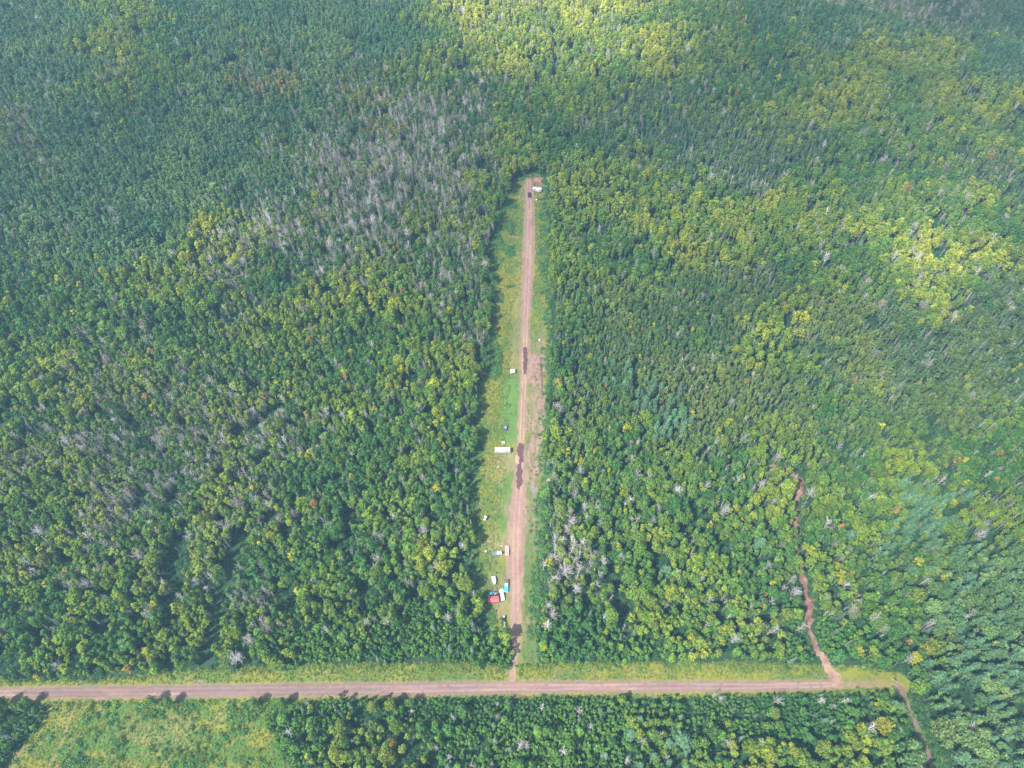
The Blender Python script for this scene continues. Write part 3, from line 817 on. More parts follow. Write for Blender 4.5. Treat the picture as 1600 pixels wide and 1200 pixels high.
X0, X1, Y0, Y1 = -640, 640, 12, 800
def in_fan(X, Y):
    px, py = W2P(X, Y, 5)
    return (px > -170) & (px < 1770) & (py > -110) & (py < 1330)
for zone, (sp, mix, hs) in ZSPEC.items():
    gx = np.arange(X0, X1, sp); gy = np.arange(Y0, Y1, sp * .9)
    X, Y = np.meshgrid(gx, gy); X = X + (np.arange(len(gy)) % 2)[:, None] * sp / 2
    X = X.ravel(); Y = Y.ravel()
    k = in_fan(X, Y); X = X[k]; Y = Y[k]
    X = X + rng.uniform(-.42, .42, len(X)) * sp; Y = Y + rng.uniform(-.42, .42, len(Y)) * sp
    k = (zone_at(X, Y) == ord(zone)) & away_from_open(X, Y, 0.3)
    X = X[k]; Y = Y[k]
    gap = fbm(X / 7, Y / 7, 801, 2)
    k = (gap > (.20 if zone in 'tg' else .29)) & (rng.uniform(0, 1, len(X)) < .95)
    X = X[k]; Y = Y[k]
    for ox, oy, orad in occ:
        k = np.hypot(X - ox, Y - oy) > orad * .8
        X = X[k]; Y = Y[k]
    n = len(X)
    names = list(mix); cum = np.cumsum([mix[q] for q in names]); u = rng.uniform(0, cum[-1], n)
    # dead and needle-leaved trees come in drifts
    drift = fbm(X / 16, Y / 16, 811, 2)
    if 'dead' in mix and zone in 'am': u = np.clip(u + (drift - .5) * .35, 0, cum[-1] * .9999)
    pick = np.searchsorted(cum, u)
    size = hs[0] + (hs[1] - hs[0]) * np.clip(rng.uniform(0, 1, n) * .7 + fbm(X / 25, Y / 25, 821, 2) * .6 - .15, 0, 1)
    px, py = W2P(X, Y)
    nearroad = smooth(1160, 1094, py) * (py > 1085)
    size = size * (1 - .3 * nearroad)
    tint = tint_for(zone, X, Y, n)
    edge_zone = (py > 1000) & (py < 1075)                         # no oversize crowns right at the road and drive
    pick = np.where(edge_zone & np.isin(pick, [q for q, nm_ in enumerate(names) if nm_ in ('big', 'dead')]), 0, pick)
    for i, q in enumerate(names):
        m = pick == i; c = int(m.sum()); s = size[m]; tt = tint[m]; x = X[m]; y = Y[m]
        if c == 0: continue
        if q == 'broadleaf':
            push('broadleaf_tree', x, y, s * np.exp(rng.normal(size=c) * .24), s * rng.uniform(.85, 1.12, c), rng.choice(BL_SLIM, c), tt, zone)
        elif q == 'big':
            push('broadleaf_tree', x, y, s * rng.uniform(.42, .9, c), s * rng.uniform(.9, 1.1, c), rng.choice(BL_BIG, c), tt * 1.05, zone)
        elif q == 'dead':
            b = rng.uniform(0, 1, c) < (.12 if zone != 'd' else .03)
            pr = np.where(b, rng.choice(DT_BIG, c), rng.choice(DT_SLIM, c))
            push('dead_tree', x, y, s * np.where(b, rng.uniform(.45, .8, c), rng.uniform(.8, 1.3, c)), s * rng.uniform(.85, 1.15, c), pr, tt, zone)
        elif q == 'pole':
            push('dead_tree', x, y, s * rng.uniform(.8, 1.3, c), s * rng.uniform(.85, 1.15, c), rng.choice(DT_POLE, c), tt, zone)
        elif q == 'pine':
            push('pine_tree', x, y, s * rng.uniform(.6, 1.1, c), s * rng.uniform(.8, 1.12, c), rng.choice(4, c), np.array([.075, .155, .078]) * rng.uniform(.8, 1.25, (c, 1)) if zone != 'b' else tt, zone)
        elif q == 'spruce':
            push('spruce_tree', x, y, s * rng.uniform(.8, 1.2, c), s * rng.uniform(.85, 1.2, c), rng.choice(4, c), np.array([.085, .130, .085]) * rng.uniform(.7, 1.3, (c, 1)), zone)
        elif q == 'sapling':
            push('sapling', x, y, s * rng.uniform(.9, 1.25, c), s * rng.uniform(.8, 1.2, c), rng.choice(5, c), tt, zone)
        elif q == 'shrub':
            push('shrub', x, y, s, s, rng.choice(4, c), tt, zone)

def scatter(sp, x0, x1, y0, y1, keep):
    gx = np.arange(x0, x1, sp); gy = np.arange(y0, y1, sp)
    X, Y = np.meshgrid(gx, gy); X = X.ravel() + rng.uniform(-.48, .48, X.size) * sp; Y = Y.ravel() + rng.uniform(-.48, .48, Y.size) * sp
    k = in_fan(X, Y) & keep(X, Y)
    return X[k], Y[k]
# undergrowth beneath the trees
X, Y = scatter(2.3, X0, X1, Y0, Y1, lambda X, Y: away_from_open(X, Y))
n = len(X)
push('shrub', X, Y, rng.uniform(.7, 1.3, n), rng.uniform(.7, 1.6, n), rng.choice(4, n), np.array([.032, .088, .034]) * rng.uniform(.6, 1.4, (n, 1)), 'u')
# bushes that fringe the clearing, the meadow and the verge
def fringe(X, Y):
    px, py = W2P(X, Y)
    c = inside(CLEAR, X, Y)
    left = 0
    d, w, side = poly_dist(DRIVE, X, Y)
    edge = np.zeros(X.shape)
    for poly in (CLEAR,):
        pp = [(a, b, 0) for a, b in poly] + [(poly[0][0], poly[0][1], 0)]
        e, _, _ = poly_dist(pp, X, Y)
        edge = np.maximum(edge, smooth(6.5, 1.0, e + (fbm(X / 5, Y / 5, 901, 2) - .5) * 8))
    bush = smooth(.50, .58, fbm(X / 9, Y / 9, 903, 2)) * (py < 450) * (py > 300) * (side < 0) * smooth(5, 8, d - w)
    bush = np.maximum(bush, smooth(.5, .6, fbm(X / 9, Y / 9, 904, 2)) * (py < 480) * (py > 310) * (side > 0) * smooth(3, 5, d - w) * .8)
    bush = np.maximum(bush, np.hypot((px - 772) / 13, (py - 565) / 30) < 1)
    return c & (poly_dist(ROAD, X, Y)[0] > 9) & (rng.uniform(0, 1, X.shape) < np.maximum(edge * (py < 1000) * .8, bush)) & (d > w + 2)
X, Y = scatter(1.25, cx0, cx1, cy0, cy1, fringe)
n = len(X)
push('shrub', X, Y, rng.uniform(.5, 1.15, n), rng.uniform(.5, 1.2, n), rng.choice(4, n), np.array([.06, .15, .045]) * rng.uniform(.7, 1.4, (n, 1)), 'f')
def meadow_bush(X, Y):
    px, py = W2P(X, Y)
    b = np.zeros(X.shape)
    for (bx, by, rx, ry) in [(145, 1118, 16, 10), (240, 1106, 34, 14), (290, 1104, 30, 11), (120, 1192, 32, 12), (300, 1185, 30, 16), (185, 1160, 14, 8), (380, 1112, 30, 14), (440, 1105, 30, 12), (10, 1110, 30, 16), (370, 1140, 12, 10)]:
        b = np.maximum(b, smooth(1.25, .6, np.hypot((px - bx) / rx, (py - by) / ry) + (fbm(X / 4, Y / 4, 911, 2) - .5) * .9))
    b = np.maximum(b, .22 * smooth(.45, .6, fbm(X / 8, Y / 8, 913, 2)))
    d, w, _ = poly_dist(ROAD, X, Y)
    return inside(MEADOW, X, Y) & (rng.uniform(0, 1, X.shape) < b) & (d > w + 2.5)
X, Y = scatter(1.3, -260, -40, 10, 76, meadow_bush)
n = len(X)
push('shrub', X, Y, rng.uniform(.6, 1.3, n), rng.uniform(.6, 1.6, n), rng.choice(4, n), np.where(rng.uniform(0, 1, (n, 1)) < .6, np.array([.06, .15, .042]), np.array([.12, .17, .03])) * rng.uniform(.75, 1.3, (n, 1)), 'f')
def verge_bush(X, Y):
    d, w, side = poly_dist(ROAD, X, Y)
    e, _, _ = poly_dist([(a, b, 0) for a, b in BAND] + [(*BAND[0], 0)], X, Y)
    px, py = W2P(X, Y)
    dd, dw, _ = poly_dist(DRIVE, X, Y); td, tw, _ = poly_dist(TRAIL, X, Y)
    return inside(BAND, X, Y) & (d > w + 2) & (dd > dw + 1.5) & (td > tw + .6) & (rng.uniform(0, 1, X.shape) < smooth(5, .4, e + (fbm(X / 6, Y / 6, 921, 2) - .5) * 6) * .8) & (px < 1400)
X, Y = scatter(1.2, -330, 270, 40, 90, verge_bush)
n = len(X)
push('shrub', X, Y, rng.uniform(.5, 1.0, n), rng.uniform(.4, 1.0, n), rng.choice(4, n), np.array([.11, .17, .034]) * rng.uniform(.7, 1.35, (n, 1)), 'f')
def path_bush(X, Y):
    d, w, _ = poly_dist(PATH, X, Y); e, v, _ = poly_dist(TRAIL, X, Y); rd, rw, _ = poly_dist(ROAD, X, Y)
    u = rng.uniform(0, 1, X.shape)
    return ~inside(BAND, X, Y) & (rd > rw + 3) & (((d > w + .2) & (d < w + 7) & (u < .75)) | ((e > v + .2) & (e < v + 5) & (u < .5)))
X, Y = scatter(1.3, 80, 260, 20, 230, path_bush)
n = len(X)
push('shrub', X, Y, rng.uniform(.5, 1.1, n), rng.uniform(.5, 1.2, n), rng.choice(4, n), np.where(rng.uniform(0, 1, (n, 1)) < .5, np.array([.10, .155, .034]), np.array([.055, .135, .04])) * rng.uniform(.7, 1.35, (n, 1)), 'f')
# weeds and goldenrod
def weedy(X, Y):
    px, py = W2P(X, Y)
    d, w, side = poly_dist(DRIVE, X, Y); rd, rw, _ = poly_dist(ROAD, X, Y)
    c = inside(CLEAR, X, Y) & (d > w + 1.2) & (rd > rw + 1.5)
    dens = np.where(side < 0, smooth(6, 11, d), .18)
    dens = np.where(py < 470, np.maximum(dens, .75), dens)
    m = inside(MEADOW, X, Y) & (rd > rw + 1.5)
    b = inside(BAND, X, Y) & (rd > rw + .8) & (d > w + 1) & (px < 1290)
    td, tw, _ = poly_dist(TRAIL, X, Y)
    u = rng.uniform(0, 1, X.shape)
    for l in TRACKS:
        a, b_, _ = poly_dist(l, X, Y); m &= a > b_ * .8
    return (td > tw + .5) & ((c & (u < dens * (.35 + .9 * fbm(X / 6, Y / 6, 931, 2)))) | (m & (u < .8)) | (b & (u < .75)))
X, Y = scatter(.95, -330, 270, 12, 430, weedy)
n = len(X)
g = fbm(X / 7, Y / 7, 941, 3)[:, None]
wt = np.where(rng.uniform(0, 1, (n, 1)) < smooth(.40, .62, g) * .8, np.array([.185, .185, .022]), np.array([.10, .165, .032]))
wt = np.where(rng.uniform(0, 1, (n, 1)) < .07, np.array([.27, .22, .12]), wt)
push('weed', X, Y, rng.uniform(.5, 1.2, n), rng.uniform(.5, 1.3, n), rng.choice(4, n), wt * rng.uniform(.75, 1.3, (n, 1)), 'w')
# reddish felled brush by the trail
for (bx, by, rx, ry) in [(1243, 825, 10, 20), (1250, 752, 10, 12), (1222, 735, 16, 8), (1258, 940, 9, 12)]:
    x, y = P(bx, by)
    k = 26
    push('shrub', x + rng.normal(size=k) * rx * .18, y + rng.normal(size=k) * ry * .25, rng.uniform(.4, .8, k), rng.uniform(.3, .6, k), rng.choice(4, k), np.array([.20, .10, .075]) * rng.uniform(.7, 1.2, (k, 1)), 'f')

# ------------------------------------------------------------------ trees as objects: the 300 of a kind that show largest, the rest one mass
CROWN_ME = {}; TRUNK_ME = {}; JOINT = {}
LIB = {}
for kind, lst in PROTO.items():
    coll = bpy.data.collections.new('shapes_' + kind); LIB[kind] = coll
    for i, ((cv, cf), (tv, tf), cm) in enumerate(lst):
        CROWN_ME[kind, i] = mesh_from('crown', cv, cf, [cm])
        TRUNK_ME[kind, i] = mesh_from('trunk', tv, tf, [M_WOOD])
        V, F = join([(cv, cf), (tv, tf)])
        JOINT[kind, i] = mesh_from(kind, V, F, [cm, M_WOOD], [0] * len(cf) + [1] * len(tf))
        coll.objects.link(bpy.data.objects.new('%s_shape_%02d' % (kind, i), JOINT[kind, i]))

def bark_for(kind, n):
    if kind == 'dead_tree':
        w = rng.uniform(0, 1, (n, 1)); return (np.array([.50, .48, .46]) * w + np.array([.34, .30, .265]) * (1 - w)) * rng.uniform(.6, 1.25, (n, 1))
    if kind == 'broadleaf_tree':
        return np.array([.30, .28, .24]) * rng.uniform(.5, 1.4, (n, 1))
    return np.array([.13, .11, .09]) * rng.uniform(.7, 1.3, (n, 1))

def gn_scatter(name, rows, coll, bark):
    n = len(rows)
    me = bpy.data.meshes.new(name)
    me.vertices.add(n); me.vertices.foreach_set('co', rows[:, 0:3].astype(np.float32).ravel())
    def attr(nm_, typ, data, key):
        a = me.attributes.new(nm_, typ, 'POINT'); a.data.foreach_set(key, np.ascontiguousarray(data).ravel())
    attr('turn', 'FLOAT_VECTOR', np.stack([rng.normal(size=n) * .03, rng.normal(size=n) * .03, rows[:, 3]], 1).astype(np.float32), 'vector')
    attr('size', 'FLOAT_VECTOR', np.stack([rows[:, 4], rows[:, 4], rows[:, 5]], 1).astype(np.float32), 'vector')
    attr('shape', 'INT', rows[:, 6].astype(np.int32), 'value')
    attr('tint', 'FLOAT_COLOR', np.concatenate([rows[:, 7:10], np.ones((n, 1))], 1).astype(np.float32), 'color')
    attr('bark', 'FLOAT_COLOR', np.concatenate([bark, np.ones((n, 1))], 1).astype(np.float32), 'color')
    o = add_obj(name, me)
    ng = bpy.data.node_groups.new(name, 'GeometryNodeTree')
    ng.interface.new_socket('Geometry', in_out='INPUT', socket_type='NodeSocketGeometry')
    ng.interface.new_socket('Geometry', in_out='OUTPUT', socket_type='NodeSocketGeometry')
    N = ng.nodes; L = ng.links
    gi = N.new('NodeGroupInput'); go = N.new('NodeGroupOutput')
    ci = N.new('GeometryNodeCollectionInfo'); ci.inputs['Collection'].default_value = coll
    ci.inputs['Separate Children'].default_value = True; ci.inputs['Reset Children'].default_value = True
    ip = N.new('GeometryNodeInstanceOnPoints'); ip.inputs['Pick Instance'].default_value = True
    def named(nm_, typ):
        q = N.new('GeometryNodeInputNamedAttribute'); q.data_type = typ; q.inputs['Name'].default_value = nm_
        return q.outputs[0]
    L.new(gi.outputs[0], ip.inputs['Points']); L.new(ci.outputs[0], ip.inputs['Instance'])
    L.new(named('shape', 'INT'), ip.inputs['Instance Index'])
    er = N.new('FunctionNodeEulerToRotation'); L.new(named('turn', 'FLOAT_VECTOR'), er.inputs[0])
    L.new(er.outputs[0], ip.inputs['Rotation'])
    L.new(named('size', 'FLOAT_VECTOR'), ip.inputs['Scale'])
    L.new(ip.outputs[0], go.inputs[0])
    md = o.modifiers.new('scatter', 'NODES'); md.node_group = ng
    return o

KIND_TXT = {'broadleaf_tree': ('tree', 'broadleaf trees of the near forest'), 'dead_tree': ('dead tree', 'bare dead trees in the forest'), 'pine_tree': ('pine', 'pines among the forest'),
            'spruce_tree': ('spruce', 'pointed spruces in the forest'), 'sapling': ('sapling', 'saplings of the roadside thickets')}
WIDTH = {'broadleaf_tree': lambda p: np.where(p < 7, 3.3, 8.6), 'dead_tree': lambda p: np.where((p > 5) & (p < 10), 8, 2.8), 'pine_tree': lambda p: 5.2 + 0 * p, 'spruce_tree': lambda p: 2.6 + 0 * p, 'sapling': lambda p: 1.7 + 0 * p}
MASS = {'broadleaf_tree': ('broadleaf_forest', 'forest', 'mass of mixed green and yellowing broadleaf trees covering the land'), 'dead_tree': ('dead_forest', 'dead forest', 'grey bare dead trees standing all through the green forest'),
        'pine_tree': ('pine_forest', 'pine forest', 'blue-green pines massed among the broadleaf forest'), 'spruce_tree': ('spruce_forest', 'spruce forest', 'narrow grey-green spruces spread through the forest'),
        'sapling': ('sapling_thicket', 'thicket', 'dense dark green sapling thickets along the gravel road'), 'shrub': ('undergrowth', 'undergrowth', 'low green bushes and undergrowth below and beside the trees'),
        'weed': ('weeds', 'weeds', 'tall grass, goldenrod and weeds in the clearing and meadow')}

ORD = ['nearest', 'second', 'third', 'fourth', 'fifth', 'sixth', 'seventh', 'eighth', 'ninth', 'tenth', 'eleventh', 'twelfth']
LANDMARKS = [(786, 703, 'long white camper'), (839, 296, 'far angled camper'), (758, 808, 'small white trailer'), (801, 580, 'white-roofed shed'), (771, 935, 'red-roofed shed'), (792, 857, 'plank flatbed trailer'),
             (787, 968, 'black digger'), (801, 1055, 'driveway mouth'), (1300, 1050, 'dirt trail mouth'), (1263, 950, 'widest bend of the dirt trail'), (1242, 830, 'upper dirt trail'), (1215, 728, 'top of the dirt trail'),
             (1402, 1068, 'fallen logs'), (1424, 1112, 'upper footpath'), (1450, 1180, 'foot of the footpath'), (90, 1140, 'wheel tracks in the meadow'), (250, 1145, 'middle of the meadow'), (430, 1140, 'right end of the meadow'),
             (318, 1044, 'foot of the forest cut line'), (376, 838, 'top of the forest cut line'), (345, 935, 'middle of the forest cut line'), (10, 1083, 'left end of the gravel road'), (200, 1081, 'road pull-in by the meadow'),
             (1432, 930, 'large round yellow-green tree'), (1120, 976, 'two bright yellow trees'), (1085, 748, 'domed green tree'), (677, 603, 'bright yellow round tree'), (596, 1103, 'pair of trees at the road edge'), (531, 1136, 'lone yellow-green tree'),
             (600, 1172, 'yellow clump at the bottom'), (1383, 1134, 'large yellow-green tree by the footpath'), (1475, 1138, 'wide pale tree by the footpath'), (1448, 1013, 'bright tree beyond the road end'), (1066, 1158, 'huge star-shaped pine'),
             (1190, 848, 'round pine above the trail'), (1042, 892, 'round pine right of the driveway'), (888, 820, 'two joined bare trees'), (890, 892, 'largest white dead tree'), (370, 1028, 'large bare tree above the road'), (62, 830, 'spreading bare tree far left'),
             (218, 868, 'wide bare tree of the left forest'), (590, 872, 'bare tree in the dense left forest'), (662, 830, 'wide bare tree by the small trailer'), (520, 673, 'bare white tree above the cut line'), (1530, 835, 'long bare tree above the pine stand'),
             (700, 965, 'bare tree beside the black digger'), (835, 250, 'end of the driveway'), (1430, 790, 'blue-green pine block'), (1592, 960, 'right edge of the blue-green stand'), (1560, 1100, 'lower part of the blue-green stand'), (1500, 930, 'top of the blue-green stand'),
             (1585, 1185, 'bottom right corner'), (720, 1095, 'road verge below the driveway mouth'), (900, 1140, 'sapling thicket below the driveway'), (1210, 1113, 'round tree below the road'), (1130, 690, 'tree above the domed green tree'),
             (720, 1150, 'left sapling thicket below the road'), (930, 1000, 'thicket right of the driveway'), (600, 990, 'dark thicket left of the driveway'), (1060, 1075, 'straight right half of the gravel road'), (540, 1078, 'straight left half of the gravel road'),
             (580, 300, 'grey dead stand'), (380, 380, 'sunlit strip beside the dead stand'), (368, 107, 'bare patch in the far left forest'), (1400, 420, 'sunlit yellow trees at right'), (1150, 520, 'fine-textured young stand'), (1000, 560, 'small blue-green pine patch'),
             (970, 325, 'autumn-yellow band'), (1100, 190, 'dark spruce belt'), (150, 280, 'dark blue-green forest at upper left'), (830, 70, 'bright sunlit patch at the top'), (820, 560, 'narrow muddy puddle'), (812, 730, 'long muddy puddle'), (20, 590, 'sunlit trees at the left edge'),
             (1041, 640, 'pair of grey-green spruces'), (540, 455, 'yellow-green tree below the dead stand'), (1310, 490, 'dark fringe of the young stand'), (1500, 520, 'grey spires near the right edge'), (1580, 130, 'ridge at the right edge'), (240, 460, 'yellow patch of the left forest')]
def colour_word(c):
    r, g, b = c
    if r > .17 and r > g * 1.25: return 'orange-brown'
    if r > g * .93: return 'yellow'
    if r > g * .68: return 'yellow-green'
    if b > g * .45: return 'blue-green'
    return 'dark green' if g < .10 else 'green'

def put_tree(kind, row, label, group, bark):
    x, y, z, rot, sx, sz, pr = row[:7]; pr = int(pr)
    one = kind == 'sapling'
    if one:
        o = add_obj(kind, JOINT[kind, pr], None, (x, y, z), (0, 0, rot), (sx, sx, sz))
        o['tint'] = [float(v) for v in row[7:10]] + [1.0]; o['bark'] = [float(v) for v in bark] + [1.0]
    else:
        o = add_obj(kind, None, None, (x, y, z), (0, 0, rot), (sx, sx, sz))
        o.empty_display_size = .5
        t = add_obj('trunk', TRUNK_ME[kind, pr], o); c = add_obj('crown', CROWN_ME[kind, pr], o)
        for q in (t, c):
            q['tint'] = [float(v) for v in row[7:10]] + [1.0]; q['bark'] = [float(v) for v in bark] + [1.0]
    tag(o, label, KIND_TXT[kind][0], group)
    return o

LIMIT = 290
for kind in PROTO:
    rows = np.concatenate(TREES[kind]) if TREES[kind] else np.zeros((0, 11))
    if kind in KIND_TXT:
        cat, group = KIND_TXT[kind]
        nr = named_rows[kind]
        for r in nr:
            bk = np.array([.40, .38, .36]) * random.uniform(.8, 1.15) if kind == 'dead_tree' else bark_for(kind, 1)[0]
            put_tree(kind, r, r[10], group, bk)
        px, py = W2P(rows[:, 0], rows[:, 1], rows[:, 2] + 6 * rows[:, 5])
        dist = np.sqrt(rows[:, 0] ** 2 + rows[:, 1] ** 2 + (CAM_H - 6) ** 2)
        show = WIDTH[kind](rows[:, 6]) * rows[:, 4] / dist
        if kind in ('dead_tree', 'spruce_tree'): show = show * np.where((rows[:, 6] >= 10) & (kind == 'dead_tree'), .4, 1)
        show = np.where((px > 8) & (px < 1592) & (py > 8) & (py < 1192), show, -1)
        order = np.argsort(-show)
        k = min(LIMIT - len(nr), int((show > 0).sum()))
        sel = order[:k]; rest = np.setdiff1d(np.arange(len(rows)), sel)
        bk = bark_for(kind, len(sel))
        # labels: colour and kind, which side of the nearest landmark, and how many trees away from it
        noun = {'broadleaf_tree': 'broadleaf tree', 'dead_tree': 'dead tree', 'pine_tree': 'pine', 'spruce_tree': 'pointed spruce', 'sapling': 'sapling'}[kind]
        LMx = np.array([l[0] for l in LANDMARKS]); LMy = np.array([l[1] for l in LANDMARKS])
        fam = {}
        for q, i in enumerate(sel):
            dx = px[i] - LMx; dy = (py[i] - LMy) * 1.15
            dd = np.hypot(dx, dy); l = int(np.argmin(dd))
            way = ['right of', 'below right of', 'below', 'below left of', 'left of', 'above left of', 'above', 'above right of'][int(round(math.atan2(dy[l], dx[l]) / (math.pi / 4))) % 8]
            c = ('grey' if bk[q][0] < .3 else 'pale grey') if kind == 'dead_tree' else colour_word(rows[i, 7:10])
            fam.setdefault((c, way, LANDMARKS[l][2]), []).append((dd[l], q))
        info = [None] * len(sel)
        for (c, way, lm), lst in fam.items():
            lst.sort()
            for r, (_, q) in enumerate(lst):
                if len(lst) == 1: w_ = 'only'
                elif r < len(ORD): w_ = ORD[r]
                else: w_ = 'farther'
                info[q] = '%s %s %s %s the %s' % (w_, c, noun, way, lm) if w_ != 'only' else '%s %s standing %s the %s' % (c, noun, way, lm)
        for q, i in enumerate(sel):
            put_tree(kind, rows[i], info[q], group, bk[q])
        rows = rows[rest]
    nm_, cat, lab = MASS[kind]
    if len(rows):
        tag(gn_scatter(nm_, rows, LIB[kind], bark_for(kind, len(rows))), lab, cat, None, 'stuff')
    print(kind, len(rows))
#@@OBJECTS
# ------------------------------------------------------------------ parked vehicles, campers, sheds and other things
class Kit:
    def __init__(s): s.bm = bmesh.new()
    def box(s, c, d, top=(1, 1), rz=0, shift=(0, 0)):
        """box of size d centred at c; its top face scaled by top and moved by shift"""
        v = []
        for z in (-.5, .5):
            k = top if z > 0 else (1, 1); h = shift if z > 0 else (0, 0)
            for x, y in ((-.5, -.5), (.5, -.5), (.5, .5), (-.5, .5)):
                p = Vector((x * d[0] * k[0] + h[0], y * d[1] * k[1] + h[1], z * d[2]))
                p.rotate(Matrix.Rotation(rz, 3, 'Z'))
                v.append(s.bm.verts.new(p + Vector(c)))
        for f in ((3, 2, 1, 0), (4, 5, 6, 7), (0, 1, 5, 4), (1, 2, 6, 5), (2, 3, 7, 6), (3, 0, 4, 7)):
            s.bm.faces.new([v[i] for i in f])
        return s
    def cyl(s, a, b, r0, r1=None, k=12):
        a = Vector(a); b = Vector(b); r1 = r0 if r1 is None else r1
        d = (b - a).normalized(); u = d.orthogonal().normalized(); w = d.cross(u)
        A = []; B = []
        for i in range(k):
            an = 2 * math.pi * i / k; q = u * math.cos(an) + w * math.sin(an)
            A.append(s.bm.verts.new(a + q * r0)); B.append(s.bm.verts.new(b + q * r1))
        for i in range(k): s.bm.faces.new([A[i], A[(i + 1) % k], B[(i + 1) % k], B[i]])
        s.bm.faces.new(A[::-1]); s.bm.faces.new(B)
        return s
    def prism(s, prof, y0, y1, top_in=0.0, ztop=None):
        """outline in x-z drawn out along y; points higher than ztop are pulled in by top_in"""
        def yy(y, z, sg): return y - sg * (top_in if ztop is not None and z > ztop else 0)
        A = [s.bm.verts.new((x, yy(y0, z, -1), z)) for x, z in prof]; B = [s.bm.verts.new((x, yy(y1, z, 1), z)) for x, z in prof]
        n = len(prof)
        for i in range(n): s.bm.faces.new([A[i], A[(i + 1) % n], B[(i + 1) % n], B[i]])
        s.bm.faces.new(A[::-1]); s.bm.faces.new(B)
        return s
    def loft(s, rings, cap=True):
        R = [[s.bm.verts.new(p) for p in r] for r in rings]
        n = len(R[0])
        for a, b in zip(R, R[1:]):
            for i in range(n): s.bm.faces.new([a[i], a[(i + 1) % n], b[(i + 1) % n], b[i]])
        if cap: s.bm.faces.new(R[0][::-1]); s.bm.faces.new(R[-1])
        return s
    def quad(s, pts): s.bm.faces.new([s.bm.verts.new(p) for p in pts]); return s
    def make(s, name, mat, parent=None, bev=0.0, sm=False):
        bmesh.ops.recalc_face_normals(s.bm, faces=s.bm.faces)
        if bev: bmesh.ops.bevel(s.bm, geom=list(s.bm.edges), offset=bev, segments=2, affect='EDGES', profile=.6)
        me = bpy.data.meshes.new(name); s.bm.to_mesh(me); s.bm.free(); me.materials.append(mat)
        if sm: me.polygons.foreach_set('use_smooth', np.ones(len(me.polygons), bool))
        return add_obj(name, me, parent)

def thing(name, label, cat, px, py, rz, group=None, z=0.06):
    x, y = P(px, py)
    o = add_obj(name, None, None, (float(x), float(y), z), (0, 0, rz)); o.empty_display_size = .5
    return tag(o, label, cat, group)

M_WHITE = plain('white_paint', (.46, .46, .455), .45, var=.12, scale=.9)
M_OFFW = plain('weathered_white', (.38, .37, .34), .5, var=.14, scale=1.5)
M_BLACK = plain('black_paint', (.018, .019, .022), .4, var=.2)
M_RUBBER = plain('rubber', (.02, .02, .02), .85, var=.2)
M_STEEL = plain('steel', (.30, .30, .30), .45, .6, var=.25)
M_GLASS = plain('tinted_glass', (.03, .04, .05), .08, var=.05, spec=.6)
M_PALEGLASS = plain('windscreen', (.16, .26, .32), .06, var=.05, spec=.8)
M_TEAL = plain('teal_paint', (.03, .36, .36), .3, var=.08)
M_TEALP = plain('pale_blue_paint', (.42, .62, .70), .35, var=.08)
M_BLUE = plain('blue_paint', (.035, .07, .17), .3, var=.12)
M_TARP = plain('blue_tarp', (.02, .17, .32), .5, var=.2)
M_REDROOF = plain('red_metal_roof', (.46, .085, .095), .5, var=.14, scale=1.0)
M_WOODW = plain('weathered_planks', (.40, .29, .25), .85, var=.3, scale=2.5)
M_WOODB = plain('brown_boards', (.17, .09, .06), .8, var=.3, scale=3)
M_GREY = plain('grey_gear', (.22, .23, .25), .6, var=.3)
M_RUST = plain('rusty_steel', (.16, .08, .055), .8, var=.3)
M_LAMP = plain('lamp_glass', (.75, .75, .7), .15, var=.03)
M_TAIL = plain('tail_lamp', (.35, .02, .02), .2, var=.03)
M_CREAM = plain('cream_paint', (.70, .62, .45), .5, var=.1)
M_LOG = plain('bleached_log', (.30, .26, .22), .9, var=.3, scale=4)
M_ASH = plain('grey_ash', (.17, .165, .17), .95, var=.4, scale=2.5, bump=.6)
M_HEAP = plain('red_soil', (.30, .14, .115), .95, var=.3, scale=1.5, bump=.6)

def wheel(par, x, y, r=.38, w=.26):
    t = Kit().cyl((x, y - w / 2, r), (x, y + w / 2, r), r, k=14).make('wheel', M_RUBBER, par, sm=False)
    sg = 1 if y > 0 else -1
    Kit().cyl((x, y + sg * w * .3, r), (x, y + sg * (w / 2 + .015), r), r * .55, k=10).make('rim', M_STEEL, t)
    return t

